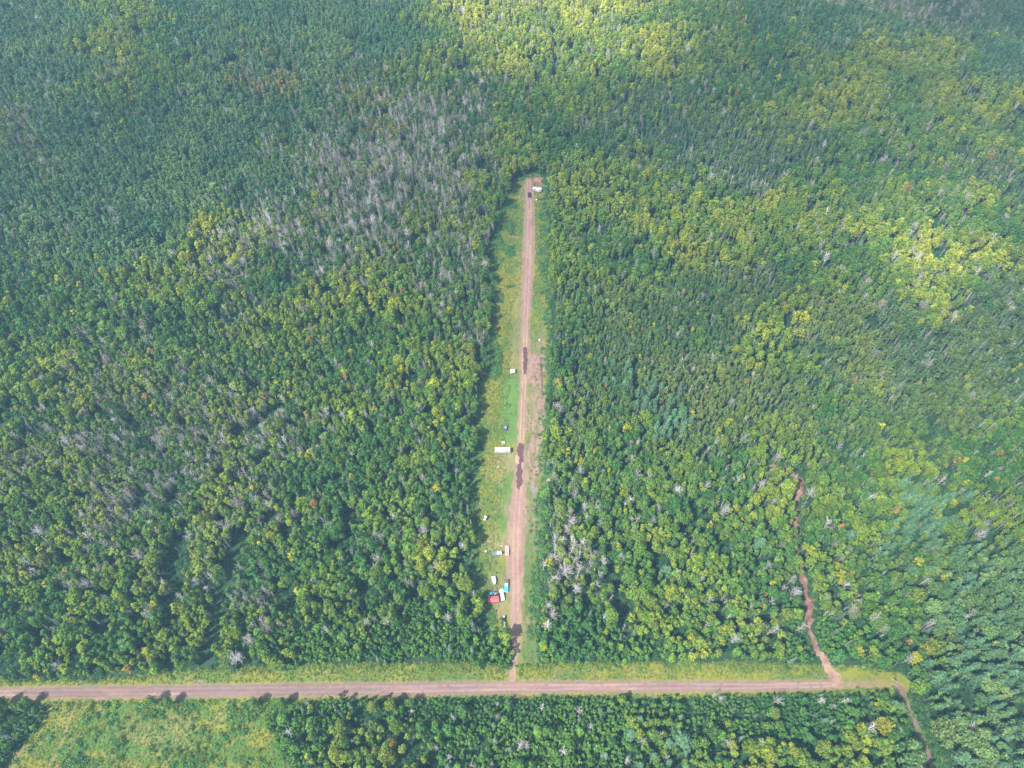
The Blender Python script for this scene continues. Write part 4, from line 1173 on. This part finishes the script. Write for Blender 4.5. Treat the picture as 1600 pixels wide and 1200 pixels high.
def pickup(label, px, py, rz, body, roof, hood, group, bed_mat=None, glass=M_GLASS, flare=False, bumper=None, L=5.6, W=1.95, bed_load=False):
    t = thing('pickup_truck', label, 'pickup truck', px, py, rz, group)
    h = L / 2; w = W / 2
    Kit().prism([(-h, .42), (h - .05, .42), (h, .62), (h, .88), (h - .1, .98), (-h, 1.0)], -w, w).make('body', body, t, .05)
    hd = Kit().prism([(.75, .985), (h - .12, .985), (h - .22, 1.10), (.75, 1.20)], -w + .06, w - .06).make('hood', hood, t, .04)
    Kit().box((.0 - .15, 0, 1.30), (2.0, W - .12, .64), (.68, .82), 0, (-.1, 0)).make('cab', body, t, .05)
    Kit().box((-.27, 0, 1.655), (1.36, (W - .12) * .8, .07)).make('roof', roof, t, .02)
    Kit().quad([(.86, -w + .14, 1.05), (.86, w - .14, 1.05), (.475, w - .28, 1.58), (.475, -w + .28, 1.58)]).make('windscreen', glass, t)
    Kit().quad([(-1.17, w - .16, 1.08), (-1.17, -w + .16, 1.08), (-.96, -w + .28, 1.56), (-.96, w - .28, 1.56)]).make('rear_window', glass, t)
    for sg in (-1, 1):
        Kit().quad([(.62, sg * (w - .045), 1.12), (-.95, sg * (w - .045), 1.12), (-.80, sg * (w - .175), 1.55), (.36, sg * (w - .175), 1.55)]).make('side_window', M_GLASS, t)
        Kit().box((.62, sg * (w + .11), 1.18), (.12, .2, .18)).make('mirror', M_BLACK if not flare else body, t, .02)
        Kit().box((h + .012, sg * (w - .24), .80), (.05, .34, .18)).make('headlight', M_LAMP, t)
        Kit().box((-h - .012, sg * (w - .13), .78), (.05, .16, .34)).make('tail_light', M_TAIL, t)
        wheel(t, h - .95, sg * (w - .10)); wheel(t, -h + 1.15, sg * (w - .10 + (.12 if flare else 0)), w=.26 + (.2 if flare else 0))
        if flare: Kit().prism([(-h + .55, .55), (-h + .7, .98), (-h + 1.15, 1.12), (-h + 1.6, .98), (-h + 1.75, .55)], sg * (w - .02), sg * (w + .26)).make('fender', body, t, .05)
        if flare: Kit().cyl((.62, sg * (w + .05), 1.2), (.68, sg * (w + .45), 1.25), .03, k=6).make('mirror_arm', M_STEEL, t)
    b = bed_mat or body
    x0, x1 = -h + .03, -1.3
    for sg in (-1, 1): Kit().box(((x0 + x1) / 2, sg * (w - .07), 1.13), (x1 - x0, .13, .27)).make('bed_side', b, t, .02)
    Kit().box((x0 + .05, 0, 1.13), (.09, W - .28, .26)).make('tailgate', b, t, .01)
    Kit().box(((x0 + x1) / 2 + .06, 0, 1.02), (x1 - x0 - .16, W - .30, .03)).make('bed_floor', M_BLACK if bed_mat is None else bed_mat, t)
    if bed_load:
        for i in range(5):
            Kit().box((x0 + .35 + i * .3, random.uniform(-.4, .4), 1.2 + random.uniform(0, .12)), (.34, random.uniform(.4, .8), .3), (.8, .8), random.uniform(-.5, .5)).make('load', random.choice([M_RUST, M_GREY, M_WOODB]), t, .02)
    for x in (h + .06, -h - .07): Kit().box((x, 0, .52), (.12, W - .08, .2)).make('bumper', bumper or M_STEEL, t, .03)
    return t

def car(label, px, py, rz, body, roof, group, L=4.2, W=1.75):
    t = thing('parked_car', label, 'car', px, py, rz, group)
    h = L / 2; w = W / 2
    Kit().prism([(-h, .35), (h - .08, .35), (h, .55), (h - .05, .75), (.75, .92), (-1.5, .95), (-h + .04, .88)], -w, w).make('body', body, t, .05)
    Kit().box((-.35, 0, 1.16), (2.5, W - .14, .50), (.62, .8), 0, (-.1, 0)).make('cabin', M_GLASS, t, .04)
    Kit().box((-.46, 0, 1.425), (1.5, (W - .14) * .8, .06)).make('roof', roof, t, .02)
    Kit().quad([(.91, -w + .16, .93), (.91, w - .16, .93), (.35, w - .27, 1.39), (.35, -w + .27, 1.39)]).make('windscreen', M_PALEGLASS, t)
    for sg in (-1, 1):
        wheel(t, h - .8, sg * (w - .09), .31, .2); wheel(t, -h + .8, sg * (w - .09), .31, .2)
        Kit().box((h - .02, sg * (w - .26), .66), (.08, .3, .14)).make('headlight', M_LAMP, t)
        Kit().box((-h - .0, sg * (w - .22), .72), (.06, .28, .14)).make('tail_light', M_TAIL, t)
    return t

def camper(label, px, py, rz, L, W, H, group, awning=True, slide=False, wedge=False):
    t = thing('camper_trailer', label, 'camper', px, py, rz, group)
    h = L / 2; w = W / 2; z0 = .55
    k = Kit()
    if wedge: k.prism([(-h, z0), (h - .9, z0), (h + .2, z0 + 1.2), (h, H - .35), (h - .6, H - .04), (-h + .1, H - .04)], -w, w)
    else: k.prism([(-h, z0), (h - .35, z0), (h, z0 + .7), (h - .05, H - .5), (h - .35, H - .06), (-h + .06, H - .05)], -w, w)
    k.make('body', M_WHITE, t, .09)
    rf = Kit().box((-.1, 0, H - .005), (L - .7, W - .22, .07), (.98, .97)).make('roof', M_WHITE, t, .03)
    for i, (x, y, s, hh, m) in enumerate([(-h * .78, w * .42, .55, .16, M_GREY), (h * .0, -w * .35, .62, .18, M_BLACK), (h * .55, w * .5, .5, .15, M_GREY), (h * .66, -w * .5, .66, .17, M_BLACK)]):
        Kit().box((x, y, H + .025 + hh / 2), (s, s, hh), (.8, .8)).make('roof_vent', m, t, .02)
    Kit().box((h * .25, .05, H + .17), (.95, .62, .28), (.85, .85)).make('air_conditioner', M_OFFW, t, .05)
    for x in (-h * .65, -h * .15, h * .55):
        for sg in (-1, 1):
            if sg < 0 and x == -h * .15: continue
            Kit().box((x, sg * (w + .012), 1.75), (.95, .04, .6)).make('window', M_GLASS, t, .015)
    d = Kit().box((h * .2, -w - .014, 1.55), (.7, .05, 1.85)).make('door', M_OFFW, t, .01)
    Kit().box((h * .2 + .25, -w - .055, 1.5), (.05, .05, .14)).make('handle', M_STEEL, d)
    Kit().box((h * .2, -w - .28, .42), (.65, .4, .06)).make('step', M_STEEL, t)
    if awning: Kit().cyl((-h * .85, -w - .1, H - .22), (h * .75, -w - .1, H - .22), .09, k=8).make('awning', M_GREY, t)
    if slide: Kit().box((-h * .3, w + .30, 1.65), (2.6, .62, 1.7)).make('slide_out', M_WHITE, t, .04)
    Kit().box((0, 0, .48), (L - .3, W - .5, .16)).make('chassis', M_BLACK, t)
    for sg in (-1, 1):
        for x in (-.95, -.05): wheel(t, x - .3, sg * (w - .14), .36, .22)
    Kit().prism([(h - .4, .42), (h + 1.15, .42), (h + 1.15, .54), (h - .4, .54)], -.07, .07).make('tow_bar', M_BLACK, t)
    for y in (-.17, .17): Kit().cyl((h + .42, y, .55), (h + .42, y, 1.02), .15, .13, k=10).make('gas_bottle', M_OFFW, t)
    Kit().cyl((h + 1.0, 0, .0), (h + 1.0, 0, .5), .04, k=6).make('jack', M_STEEL, t)
    for x in (-h + .4, h - .7):
        for sg in (-1, 1): Kit().cyl((x, sg * (w - .3), -.03), (x, sg * (w - .3), .5), .035, k=6).make('stabiliser', M_STEEL, t)
    return t

def flatbed(label, px, py, rz, L, W, group, deck, rail=False):
    t = thing('flatbed_trailer', label, 'trailer', px, py, rz, group)
    h = L / 2; w = W / 2
    n = 8; pw = W / n
    for i in range(n):
        Kit().box((0, -w + (i + .5) * pw, .66 + random.uniform(-.008, .008)), (L + random.uniform(-.06, .06), pw - .03, .06)).make('plank', deck, t)
    Kit().box((0, -w * .6, .55), (L, .1, .14)).box((0, w * .6, .55), (L, .1, .14)).make('frame', M_BLACK, t)
    for sg in (-1, 1):
        Kit().box((0, sg * (w + .05), .62), (L + .1, .07, .16)).make('side_rail', M_RUST, t)
        for x in (-1.0, -.1): wheel(t, x - .3, sg * (w + .2), .34, .2)
        Kit().prism([(-1.85, .5), (-1.75, .74), (.15, .74), (.25, .5)], sg * (w + .09), sg * (w + .33)).make('fender', M_BLACK, t)
    Kit().prism([(h, .5), (h + 1.3, .5), (h + 1.3, .62), (h, .62)], -.06, .06).make('tow_bar', M_BLACK, t)
    Kit().cyl((h + 1.1, .1, -.02), (h + 1.1, .1, .8), .04, k=6).make('jack', M_STEEL, t)
    return t

def hull_rings(L, W, H, z0):
    rings = []
    for i in range(9):
        s = i / 8; x = -L / 2 + L * s
        b = W / 2 * (1 if s < .5 else max(.04, 1 - ((s - .5) / .5) ** 2.0)); k = .75 if s < .5 else .75 * (1 - ((s - .5) / .5) ** 1.6) + .02
        zt = z0 + H * (1 + .18 * s); zb = z0 + (.0 if s < .7 else H * .5 * ((s - .7) / .3) ** 1.5)
        rings.append([(x, -b, zt), (x, -b * (k + .1), zb + H * .35), (x, 0, zb), (x, b * (k + .1), zb + H * .35), (x, b, zt)])
    return rings
def boat(label, px, py, rz, L, W, group, hull, deckm, bow_cover=None):
    t = thing('motor_boat', label, 'boat', px, py, rz, group)
    z0 = .55; H = .75
    Kit().loft(hull_rings(L, W, H, z0)).make('hull', hull, t)
    R = hull_rings(L * .97, W * .93, H, z0 + .02)
    def deck(a, b, m, nm_, dz):
        k = Kit()
        for i in range(a, b):
            p, q = R[i], R[i + 1]
            k.quad([(p[0][0], p[0][1], p[0][2] + dz), (q[0][0], q[0][1], q[0][2] + dz), (q[4][0], q[4][1], q[4][2] + dz), (p[4][0], p[4][1], p[4][2] + dz)])
        k.make(nm_, m, t)
    deck(4, 8, bow_cover or deckm, 'bow_deck', .03)
    deck(0, 4, deckm, 'deck', .02)
    for y in (-.45, .45): Kit().box((-L * .2, y * W / 2, z0 + H + .22), (.5, .45, .35), (.9, .9)).make('seat', M_GREY, t, .03)
    Kit().quad([(L * .10, -W * .38, z0 + H + .1), (L * .10, W * .38, z0 + H + .1), (L * .02, W * .33, z0 + H + .5), (L * .02, -W * .33, z0 + H + .5)]).make('windshield', M_PALEGLASS, t)
    Kit().box((-L / 2 - .2, 0, z0 + H * .9), (.36, .36, .7), (.8, .8)).box((-L / 2 - .2, 0, z0 + .15), (.16, .12, .8)).make('outboard_motor', M_BLACK, t, .03)
    Kit().box((0, -.5, .42), (L * .85, .08, .1)).box((0, .5, .42), (L * .85, .08, .1)).box((L * .62, 0, .42), (L * .42, .09, .1)).make('boat_trailer', M_STEEL, t)
    for sg in (-1, 1): wheel(t, -L * .15, sg * (W / 2 - .05), .3, .18)
    return t

def shed(label, px, py, rz, L, W, H, ridge, roofm, wallm, ribs=0, flat=False):
    t = thing('shed', label, 'shed', px, py, rz)
    h = L / 2; w = W / 2
    Kit().prism([(-w, 0), (w, 0), (w, H), (0, H + ridge), (-w, H)], -h, h).make('wall', wallm, t).rotation_euler = (0, 0, math.pi / 2)
    r = Kit(); e = .22
    sl = ridge / w
    rf = r.prism([(-w - e, H - e * sl + .05), (0, H + ridge + .05), (w + e, H - e * sl + .05), (w + e, H - e * sl + .12), (0, H + ridge + .13), (-w - e, H - e * sl + .12)], -h - e, h + e).make('roof', roofm, t)
    rf.rotation_euler = (0, 0, math.pi / 2)
    for i in range(ribs):
        y = -h - e + (L + 2 * e) * (i + .5) / ribs
        for sg in (-1, 1):
            a = Vector((0, y, H + ridge + .14)); b = Vector((sg * (w + e), y, H - e * sl + .13))
            Kit().cyl(a, b, .03, k=5).make('rib', roofm, rf)
    Kit().box((0, -w - .02, H * .45), (.9, .05, H * .88)).make('door', M_WOODB, t)
    Kit().box((h * .6, -w - .02, H * .6), (.6, .04, .5)).make('window', M_GLASS, t)
    return t

GV = 'vehicles and trailers parked in the clearing'
R = math.radians
camper('long white camper trailer with four roof vents parked across the grass clearing', 785.5, 706, R(1), 8.6, 2.5, 2.9, GV)
camper('smaller white camper parked at an angle at the far end of the driveway', 839.5, 298.5, R(167), 6.4, 2.4, 2.6, GV, awning=False, slide=True, wedge=True)
t = camper('small white trailer standing alone in the weeds at the forest edge', 758, 811, R(-112), 2.4, 1.75, 1.75, GV, awning=False)
shed('small shed with a flat-looking white roof beside the narrow puddle', 801, 582.5, R(5), 2.3, 2.1, 1.9, .25, M_WHITE, M_OFFW)
shed('low shed with a red metal roof at the forest edge', 771.5, 938.5, R(3), 4.6, 2.5, 2.1, .55, M_REDROOF, M_WOODB, ribs=9)
pickup('teal pickup truck with pale roof parked facing the gravel road', 791.3, 916, R(-91), M_TEAL, M_TEALP, M_TEAL, GV, bed_mat=M_RUST, glass=M_PALEGLASS, bumper=M_WHITE, L=6.0, bed_load=True)
pickup('white pickup truck with flared rear fenders beside the red-roofed shed', 784.6, 930, R(-82), M_WHITE, M_WHITE, M_WHITE, GV, bed_mat=M_OFFW, flare=True, L=5.6, glass=M_GREY)
car('dark blue car with grey windscreen on the mown grass above the long camper', 790.3, 669, R(82), M_BLUE, M_GREY, GV, 3.9, 1.8)
pickup('black pickup truck on the driveway beside the far camper', 827, 306, R(92), M_BLACK, M_BLACK, M_BLACK, GV, L=5.4, bumper=M_OFFW)
flatbed('long brown plank flatbed trailer parked along the edge of the driveway', 792, 861, R(89), 5.4, 2.1, GV, M_WOODW)
# dark utility trailer loaded with gear under a blue tarp
t = flatbed('dark trailer loaded with grey gear and a blue tarp above the red-roofed shed', 772.5, 928.5, R(180), 4.6, 1.7, GV, M_BLACK)
k = Kit().box((1.55, 0, .95), (1.5, 1.6, .55), (.85, .8)).make('blue_tarp', M_TARP, t, .06); k['label'] = 'blue tarp over the end of the load'
for i in range(9):
    Kit().box((random.uniform(-2.0, .6), random.uniform(-.55, .55), .86 + random.uniform(0, .15)), (random.uniform(.3, .7), random.uniform(.25, .5), random.uniform(.25, .5)), (.9, .9), random.uniform(0, 3)).make('crate', random.choice([M_GREY, M_OFFW, M_STEEL, M_BLACK]), t, .02)
boat('white motor boat with a blue bow cover lying in the weeds beside the flatbed trailer', 776.5, 866, R(190), 4.9, 1.7, GV, M_WHITE, M_WHITE, M_TARP)
boat('plain white boat pointing at the red-roofed shed', 772, 908.5, R(-78), 4.4, 2.0, GV, M_WHITE, M_WHITE)
# black digger with pale boom
t = thing('mini_digger', 'black digger with a pale boom at the forest edge beside the driveway', 'digger', 787.3, 969, R(-88), GV)
for sg in (-1, 1):
    tr = Kit().prism([(-1.0, .05), (.9, .05), (1.15, .3), (.95, .55), (-1.0, .55), (-1.2, .3)], sg * .55 - .2, sg * .55 + .2).make('track', M_RUBBER, t, .04)
    for i in range(4): Kit().cyl((-.75 + i * .5, sg * .76, .3), (-.75 + i * .5, sg * .80, .3), .16, k=8).make('roller', M_STEEL, tr)
Kit().box((-.2, 0, .95), (2.0, 1.5, .6), (.95, .9)).make('body', M_BLACK, t, .06)
Kit().box((-.85, 0, 1.5), (.9, 1.1, .55), (.8, .85)).make('engine_cover', M_BLACK, t, .06)
for x in (-.25, .65):
    for y in (-.55, .55): Kit().cyl((x, y, 1.2), (x, y, 2.25), .035, k=6).make('cab_post', M_BLACK, t)
Kit().box((-1.1, 0, 1.85), (.75, .85, .1)).make('roof', M_WHITE, t, .03)
Kit().box((.1, 0, 1.5), (.5, .5, .45), (.9, .9)).make('seat', M_BLACK, t, .05)
Kit().cyl((.8, 0, 1.1), (1.9, .1, 2.3), .13, .11, 8).cyl((1.9, .1, 2.3), (3.2, .15, 1.3), .11, .08, 8).make('boom', M_CREAM, t)
Kit().prism([(3.1, 1.35), (3.5, 1.1), (3.35, .6), (2.9, .75)], -.18, .42).make('bucket', M_OFFW, t, .02)
Kit().box((1.35, 0, .35), (.12, 1.7, .5)).make('blade', M_CREAM, t, .02)
for sg in (-1, 1): Kit().cyl((.7, sg * .5, .35), (1.3, sg * .6, .35), .05, k=6).make('blade_arm', M_CREAM, t)

# small things lying about
def table(label, px, py, rz):
    t = thing('picnic_table', label, 'picnic table', px, py, rz)
    for i in range(4): Kit().box((0, -.33 + i * .22, .74), (1.9, .19, .04)).make('plank', M_OFFW, t)
    for sg in (-1, 1):
        Kit().box((0, sg * .72, .45), (1.9, .26, .04)).make('bench', M_OFFW, t)
        Kit().box((sg * .65, 0, .42), (.08, 1.4, .08)).cyl((sg * .65, -.3, .72), (sg * .65, -.65, -.02), .045, k=6).cyl((sg * .65, .3, .72), (sg * .65, .65, -.02), .045, k=6).make('leg', M_OFFW, t)
table('whitish picnic table just behind the long white camper', 786.5, 692.5, R(2))
def tank(label, px, py, r, h, m, nm_='water_tank', cat='tank'):
    t = thing(nm_, label, cat, px, py, random.uniform(0, 6))
    Kit().cyl((0, 0, 0), (0, 0, h), r, r, 14).make('body', m, t, .04)
    Kit().cyl((0, 0, h - .01), (0, 0, h + .12), r * .35, r * .3, 10).make('lid', m, t)
    return t
tank('white round tank at the right edge of the clearing above the puddle', 843, 532.5, .55, 1.0, M_WHITE)
tank('white drum on the grass right of the black pickup', 838, 313, .45, .9, M_CREAM, 'drum', 'drum')
tank('pale drum under the trees right of the far camper', 861, 301.5, .4, .9, M_OFFW, 'drum', 'drum')
tank('white tank in the weeds left of the blue-bowed boat', 759, 862, .5, .7, M_WHITE)
def heap(label, px, py, nm_, cat, r, h, m, seed):
    x, y = P(px, py)
    n = 16; rings = []
    V = []; F = []
    for i in range(7):
        t = i / 6
        for j in range(n):
            an = 2 * math.pi * j / n; k = 1 + .3 * (float(vnoise(math.cos(an) * 2 + seed, math.sin(an) * 2 + i * .3, seed)) - .5) * 2
            V.append((math.cos(an) * r[0] * (1 - t * .97) * k, math.sin(an) * r[1] * (1 - t * .97) * k, h * (1 - (1 - t) ** 2) * (.8 + .4 * random.random()) - .05))
    for i in range(6):
        for j in range(n): F.append((i * n + j, i * n + (j + 1) % n, (i + 1) * n + (j + 1) % n, (i + 1) * n + j))
    F.append(tuple(range(6 * n, 7 * n)))
    o = add_obj(nm_, mesh_from(nm_, V, F, [m]), None, (float(x), float(y), .05))
    return tag(o, label, cat)
heap('low grey ash patch on the right side of the driveway', 833, 763, 'ash_heap', 'ash heap', (1.6, 3.2), .25, M_ASH, 3)
heap('reddish soil heap behind the far camper', 842, 281, 'soil_heap', 'soil heap', (4.0, 3.2), 1.3, M_HEAP, 5)
heap('pale sand heap on the left edge of the long puddle', 808.5, 719, 'sand_heap', 'sand heap', (1.3, 3.0), .3, plain('sand', (.30, .20, .16), .95, var=.2, bump=.4), 9)
heap('long dark soil bank along the right edge of the clearing above the puddle', 845, 585, 'soil_bank', 'soil bank', (1.0, 17), .7, plain('dark_soil', (.20, .115, .10), .95, var=.4, scale=1.2, bump=.6), 12)
def board(label, px, py, rz, L, w, m, nm_='board', cat='board'):
    t = thing(nm_, label, cat, px, py, rz)
    Kit().box((0, 0, .08), (L, w, .05)).box((L * .1, w * .7, .14), (L * .7, w * .5, .04), rz=.2).make('sheet', m, t)
    return t
board('white sheet lying in the grass below the long camper', 778.8, 730, .3, 1.3, .6, M_WHITE)
board('pale scrap boards in the weeds above the blue-bowed boat', 775, 850, -.2, 1.4, .4, M_OFFW)
board('small pale scrap board beside the flatbed trailer', 783, 853, .1, 1.0, .3, M_OFFW)
board('long pale timber lying in the weeds left of the flatbed trailer', 764, 846, .05, 1.9, .25, M_WOODW)
board('grey scrap sheet in the weeds left of the dark blue car', 770, 675, .6, .9, .7, M_GREY)
def log(label, px, py, rz, L, r):
    t = thing('fallen_log', label, 'log', px, py, rz, 'fallen logs')
    Kit().cyl((-L / 2, 0, r * .9), (L / 2, .3, r), r, r * .6, 8).make('trunk', M_LOG, t)
    for s in (-.1, .2, .35): Kit().cyl((L * s, .1, r), (L * s + .7, .9 * (1 if s > 0 else -1), r * 1.6), r * .35, r * .12, 5).make('branch', M_LOG, t)
log('upper bleached fallen log at the end of the gravel road', 1402, 1066, R(-35), 6.0, .13)
log('lower bleached fallen log at the end of the gravel road', 1398, 1071, R(-28), 4.2, .10)
log('bleached fallen log lying among the furrows right of the driveway', 846, 655, R(80), 4, .15)

# ------------------------------------------------------------------ unseen cloud layer shaped to place sun and shade, and the hazy air
def unseen_cloud_layer():  # added out of view; its openings and cover are shaped to light the ground
    ALT = 1500.0
    off = SUNV * (ALT / SUNV.z)
    xs = np.concatenate([np.arange(-7000, -2300, 150.0), np.arange(-2300, 300, 18.0), np.arange(300, 5000, 150.0)])
    ys = np.concatenate([np.arange(-7000, -1300, 150.0), np.arange(-1300, 500, 18.0), np.arange(500, 7000, 150.0)])
    X, Y = np.meshgrid(xs, ys); x = X.ravel(); y = Y.ravel()
    gx = x - off.x; gy = y - off.y                      # the ground that each piece of cloud shades
    d = 0.20 + 0.20 * smooth(300, 480, gy) + 0.5 * (fbm(x / 420, y / 420, 1001, 4) - .5)
    for (bx, by, rx, ry, s) in SUN_GAPS:
        c = P(bx, by)
        q = np.hypot((gx - c[0]) / rx, (gy - c[1]) / ry) + (fbm(x / 60, y / 60, 1011, 3) - .5) * .9
        d = d * (1 - s * smooth(1.25, .45, q))
    for (bx, by, rx, ry, s) in SHADE_SPOTS:
        c = P(bx, by)
        q = np.hypot((gx - c[0]) / rx, (gy - c[1]) / ry) + (fbm(x / 90, y / 90, 1021, 3) - .5) * .9
        d = d + s * smooth(1.3, .3, q)
    d = np.clip(d, 0, .95)
    z = ALT + 40 * (fbm(x / 90, y / 90, 1031, 4) - .5)
    n = len(x); nx = len(xs); ny = len(ys)
    idx = np.arange(n).reshape(ny, nx)
    q = np.stack([idx[:-1, :-1].ravel(), idx[:-1, 1:].ravel(), idx[1:, 1:].ravel(), idx[1:, :-1].ravel()], 1)
    thick = 25 + 90 * d
    V = np.concatenate([np.stack([x, y, z], 1), np.stack([x, y, z + thick], 1)])
    me = mesh_from('unseen_cloud_layer', V, np.concatenate([q, q[:, ::-1] + n]), [], smooth_sh=True)
    a = me.attributes.new('cover', 'FLOAT', 'POINT'); a.data.foreach_set('value', np.concatenate([d, d]).astype(np.float32))
    m, nt, N, L, b = new_mat('cloud'); N.remove(b)
    at = N.new('ShaderNodeAttribute'); at.attribute_name = 'cover'
    # each of the two faces lets the square root of the light through
    s1 = N.new('ShaderNodeMath'); s1.operation = 'SUBTRACT'; s1.inputs[0].default_value = 1.0; L.new(at.outputs['Fac'], s1.inputs[1])
    s2 = N.new('ShaderNodeMath'); s2.operation = 'POWER'; s2.inputs[1].default_value = .5; L.new(s1.outputs[0], s2.inputs[0])
    tp = N.new('ShaderNodeBsdfTransparent'); df = N.new('ShaderNodeBsdfDiffuse'); tl = N.new('ShaderNodeBsdfTranslucent')
    df.inputs[0].default_value = (.9, .9, .9, 1); tl.inputs[0].default_value = (.9, .9, .9, 1)
    ms = N.new('ShaderNodeMixShader'); ms.inputs[0].default_value = .4; L.new(df.outputs[0], ms.inputs[1]); L.new(tl.outputs[0], ms.inputs[2])
    mx = N.new('ShaderNodeMixShader'); L.new(s2.outputs[0], mx.inputs[0]); L.new(ms.outputs[0], mx.inputs[1]); L.new(tp.outputs[0], mx.inputs[2])
    L.new(mx.outputs[0], N['Material Output'].inputs['Surface'])
    me.materials.append(m)
    return tag(add_obj('unseen_cloud_layer', me), 'unseen cloud layer with gaps shaped to drop sun patches on the forest', 'clouds', None, 'stuff')
SUN_GAPS = [(830, 50, 150, 95, 1.0), (950, 80, 60, 45, .8), (335, 400, 42, 16, .9), (400, 350, 22, 28, .9), (20, 585, 38, 24, .9), (1400, 420, 42, 34, 1.0), (1450, 330, 60, 40, .5), (1185, 520, 30, 18, .6), (150, 40, 50, 40, .6),  # openings put where sun patches should fall on the ground
        (760, 20, 60, 60, .9), (60, 980, 70, 40, .4), (1100, 300, 60, 40, .35), (600, 800, 130, 90, .35), (1000, 850, 110, 70, .35), (300, 1150, 90, 30, .5), (800, 1080, 200, 25, .3)]
SHADE_SPOTS = [(200, 230, 170, 110, .10), (1500, 20, 160, 90, .25), (1250, 480, 60, 22, .25), (600, 330, 60, 60, .15), (1500, 560, 60, 40, .1), (1520, 1000, 60, 70, .06)]  # extra cover put in to shade chosen spots of the forest
if True: unseen_cloud_layer()

HAZE_DENSITY = 0.00016
m, nt, N, L, b = new_mat('haze_air'); N.remove(b)
pv = N.new('ShaderNodeVolumePrincipled')
pv.inputs['Color'].default_value = (.40, .70, 1.0, 1); pv.inputs['Density'].default_value = HAZE_DENSITY; pv.inputs['Anisotropy'].default_value = .0
L.new(pv.outputs[0], N['Material Output'].inputs['Volume'])
hz = Kit().box((0, 0, 170), (18400, 18400, 352)).make('haze', m)
tag(hz, 'pale blue summer haze over the whole forest', 'haze', None, 'stuff')
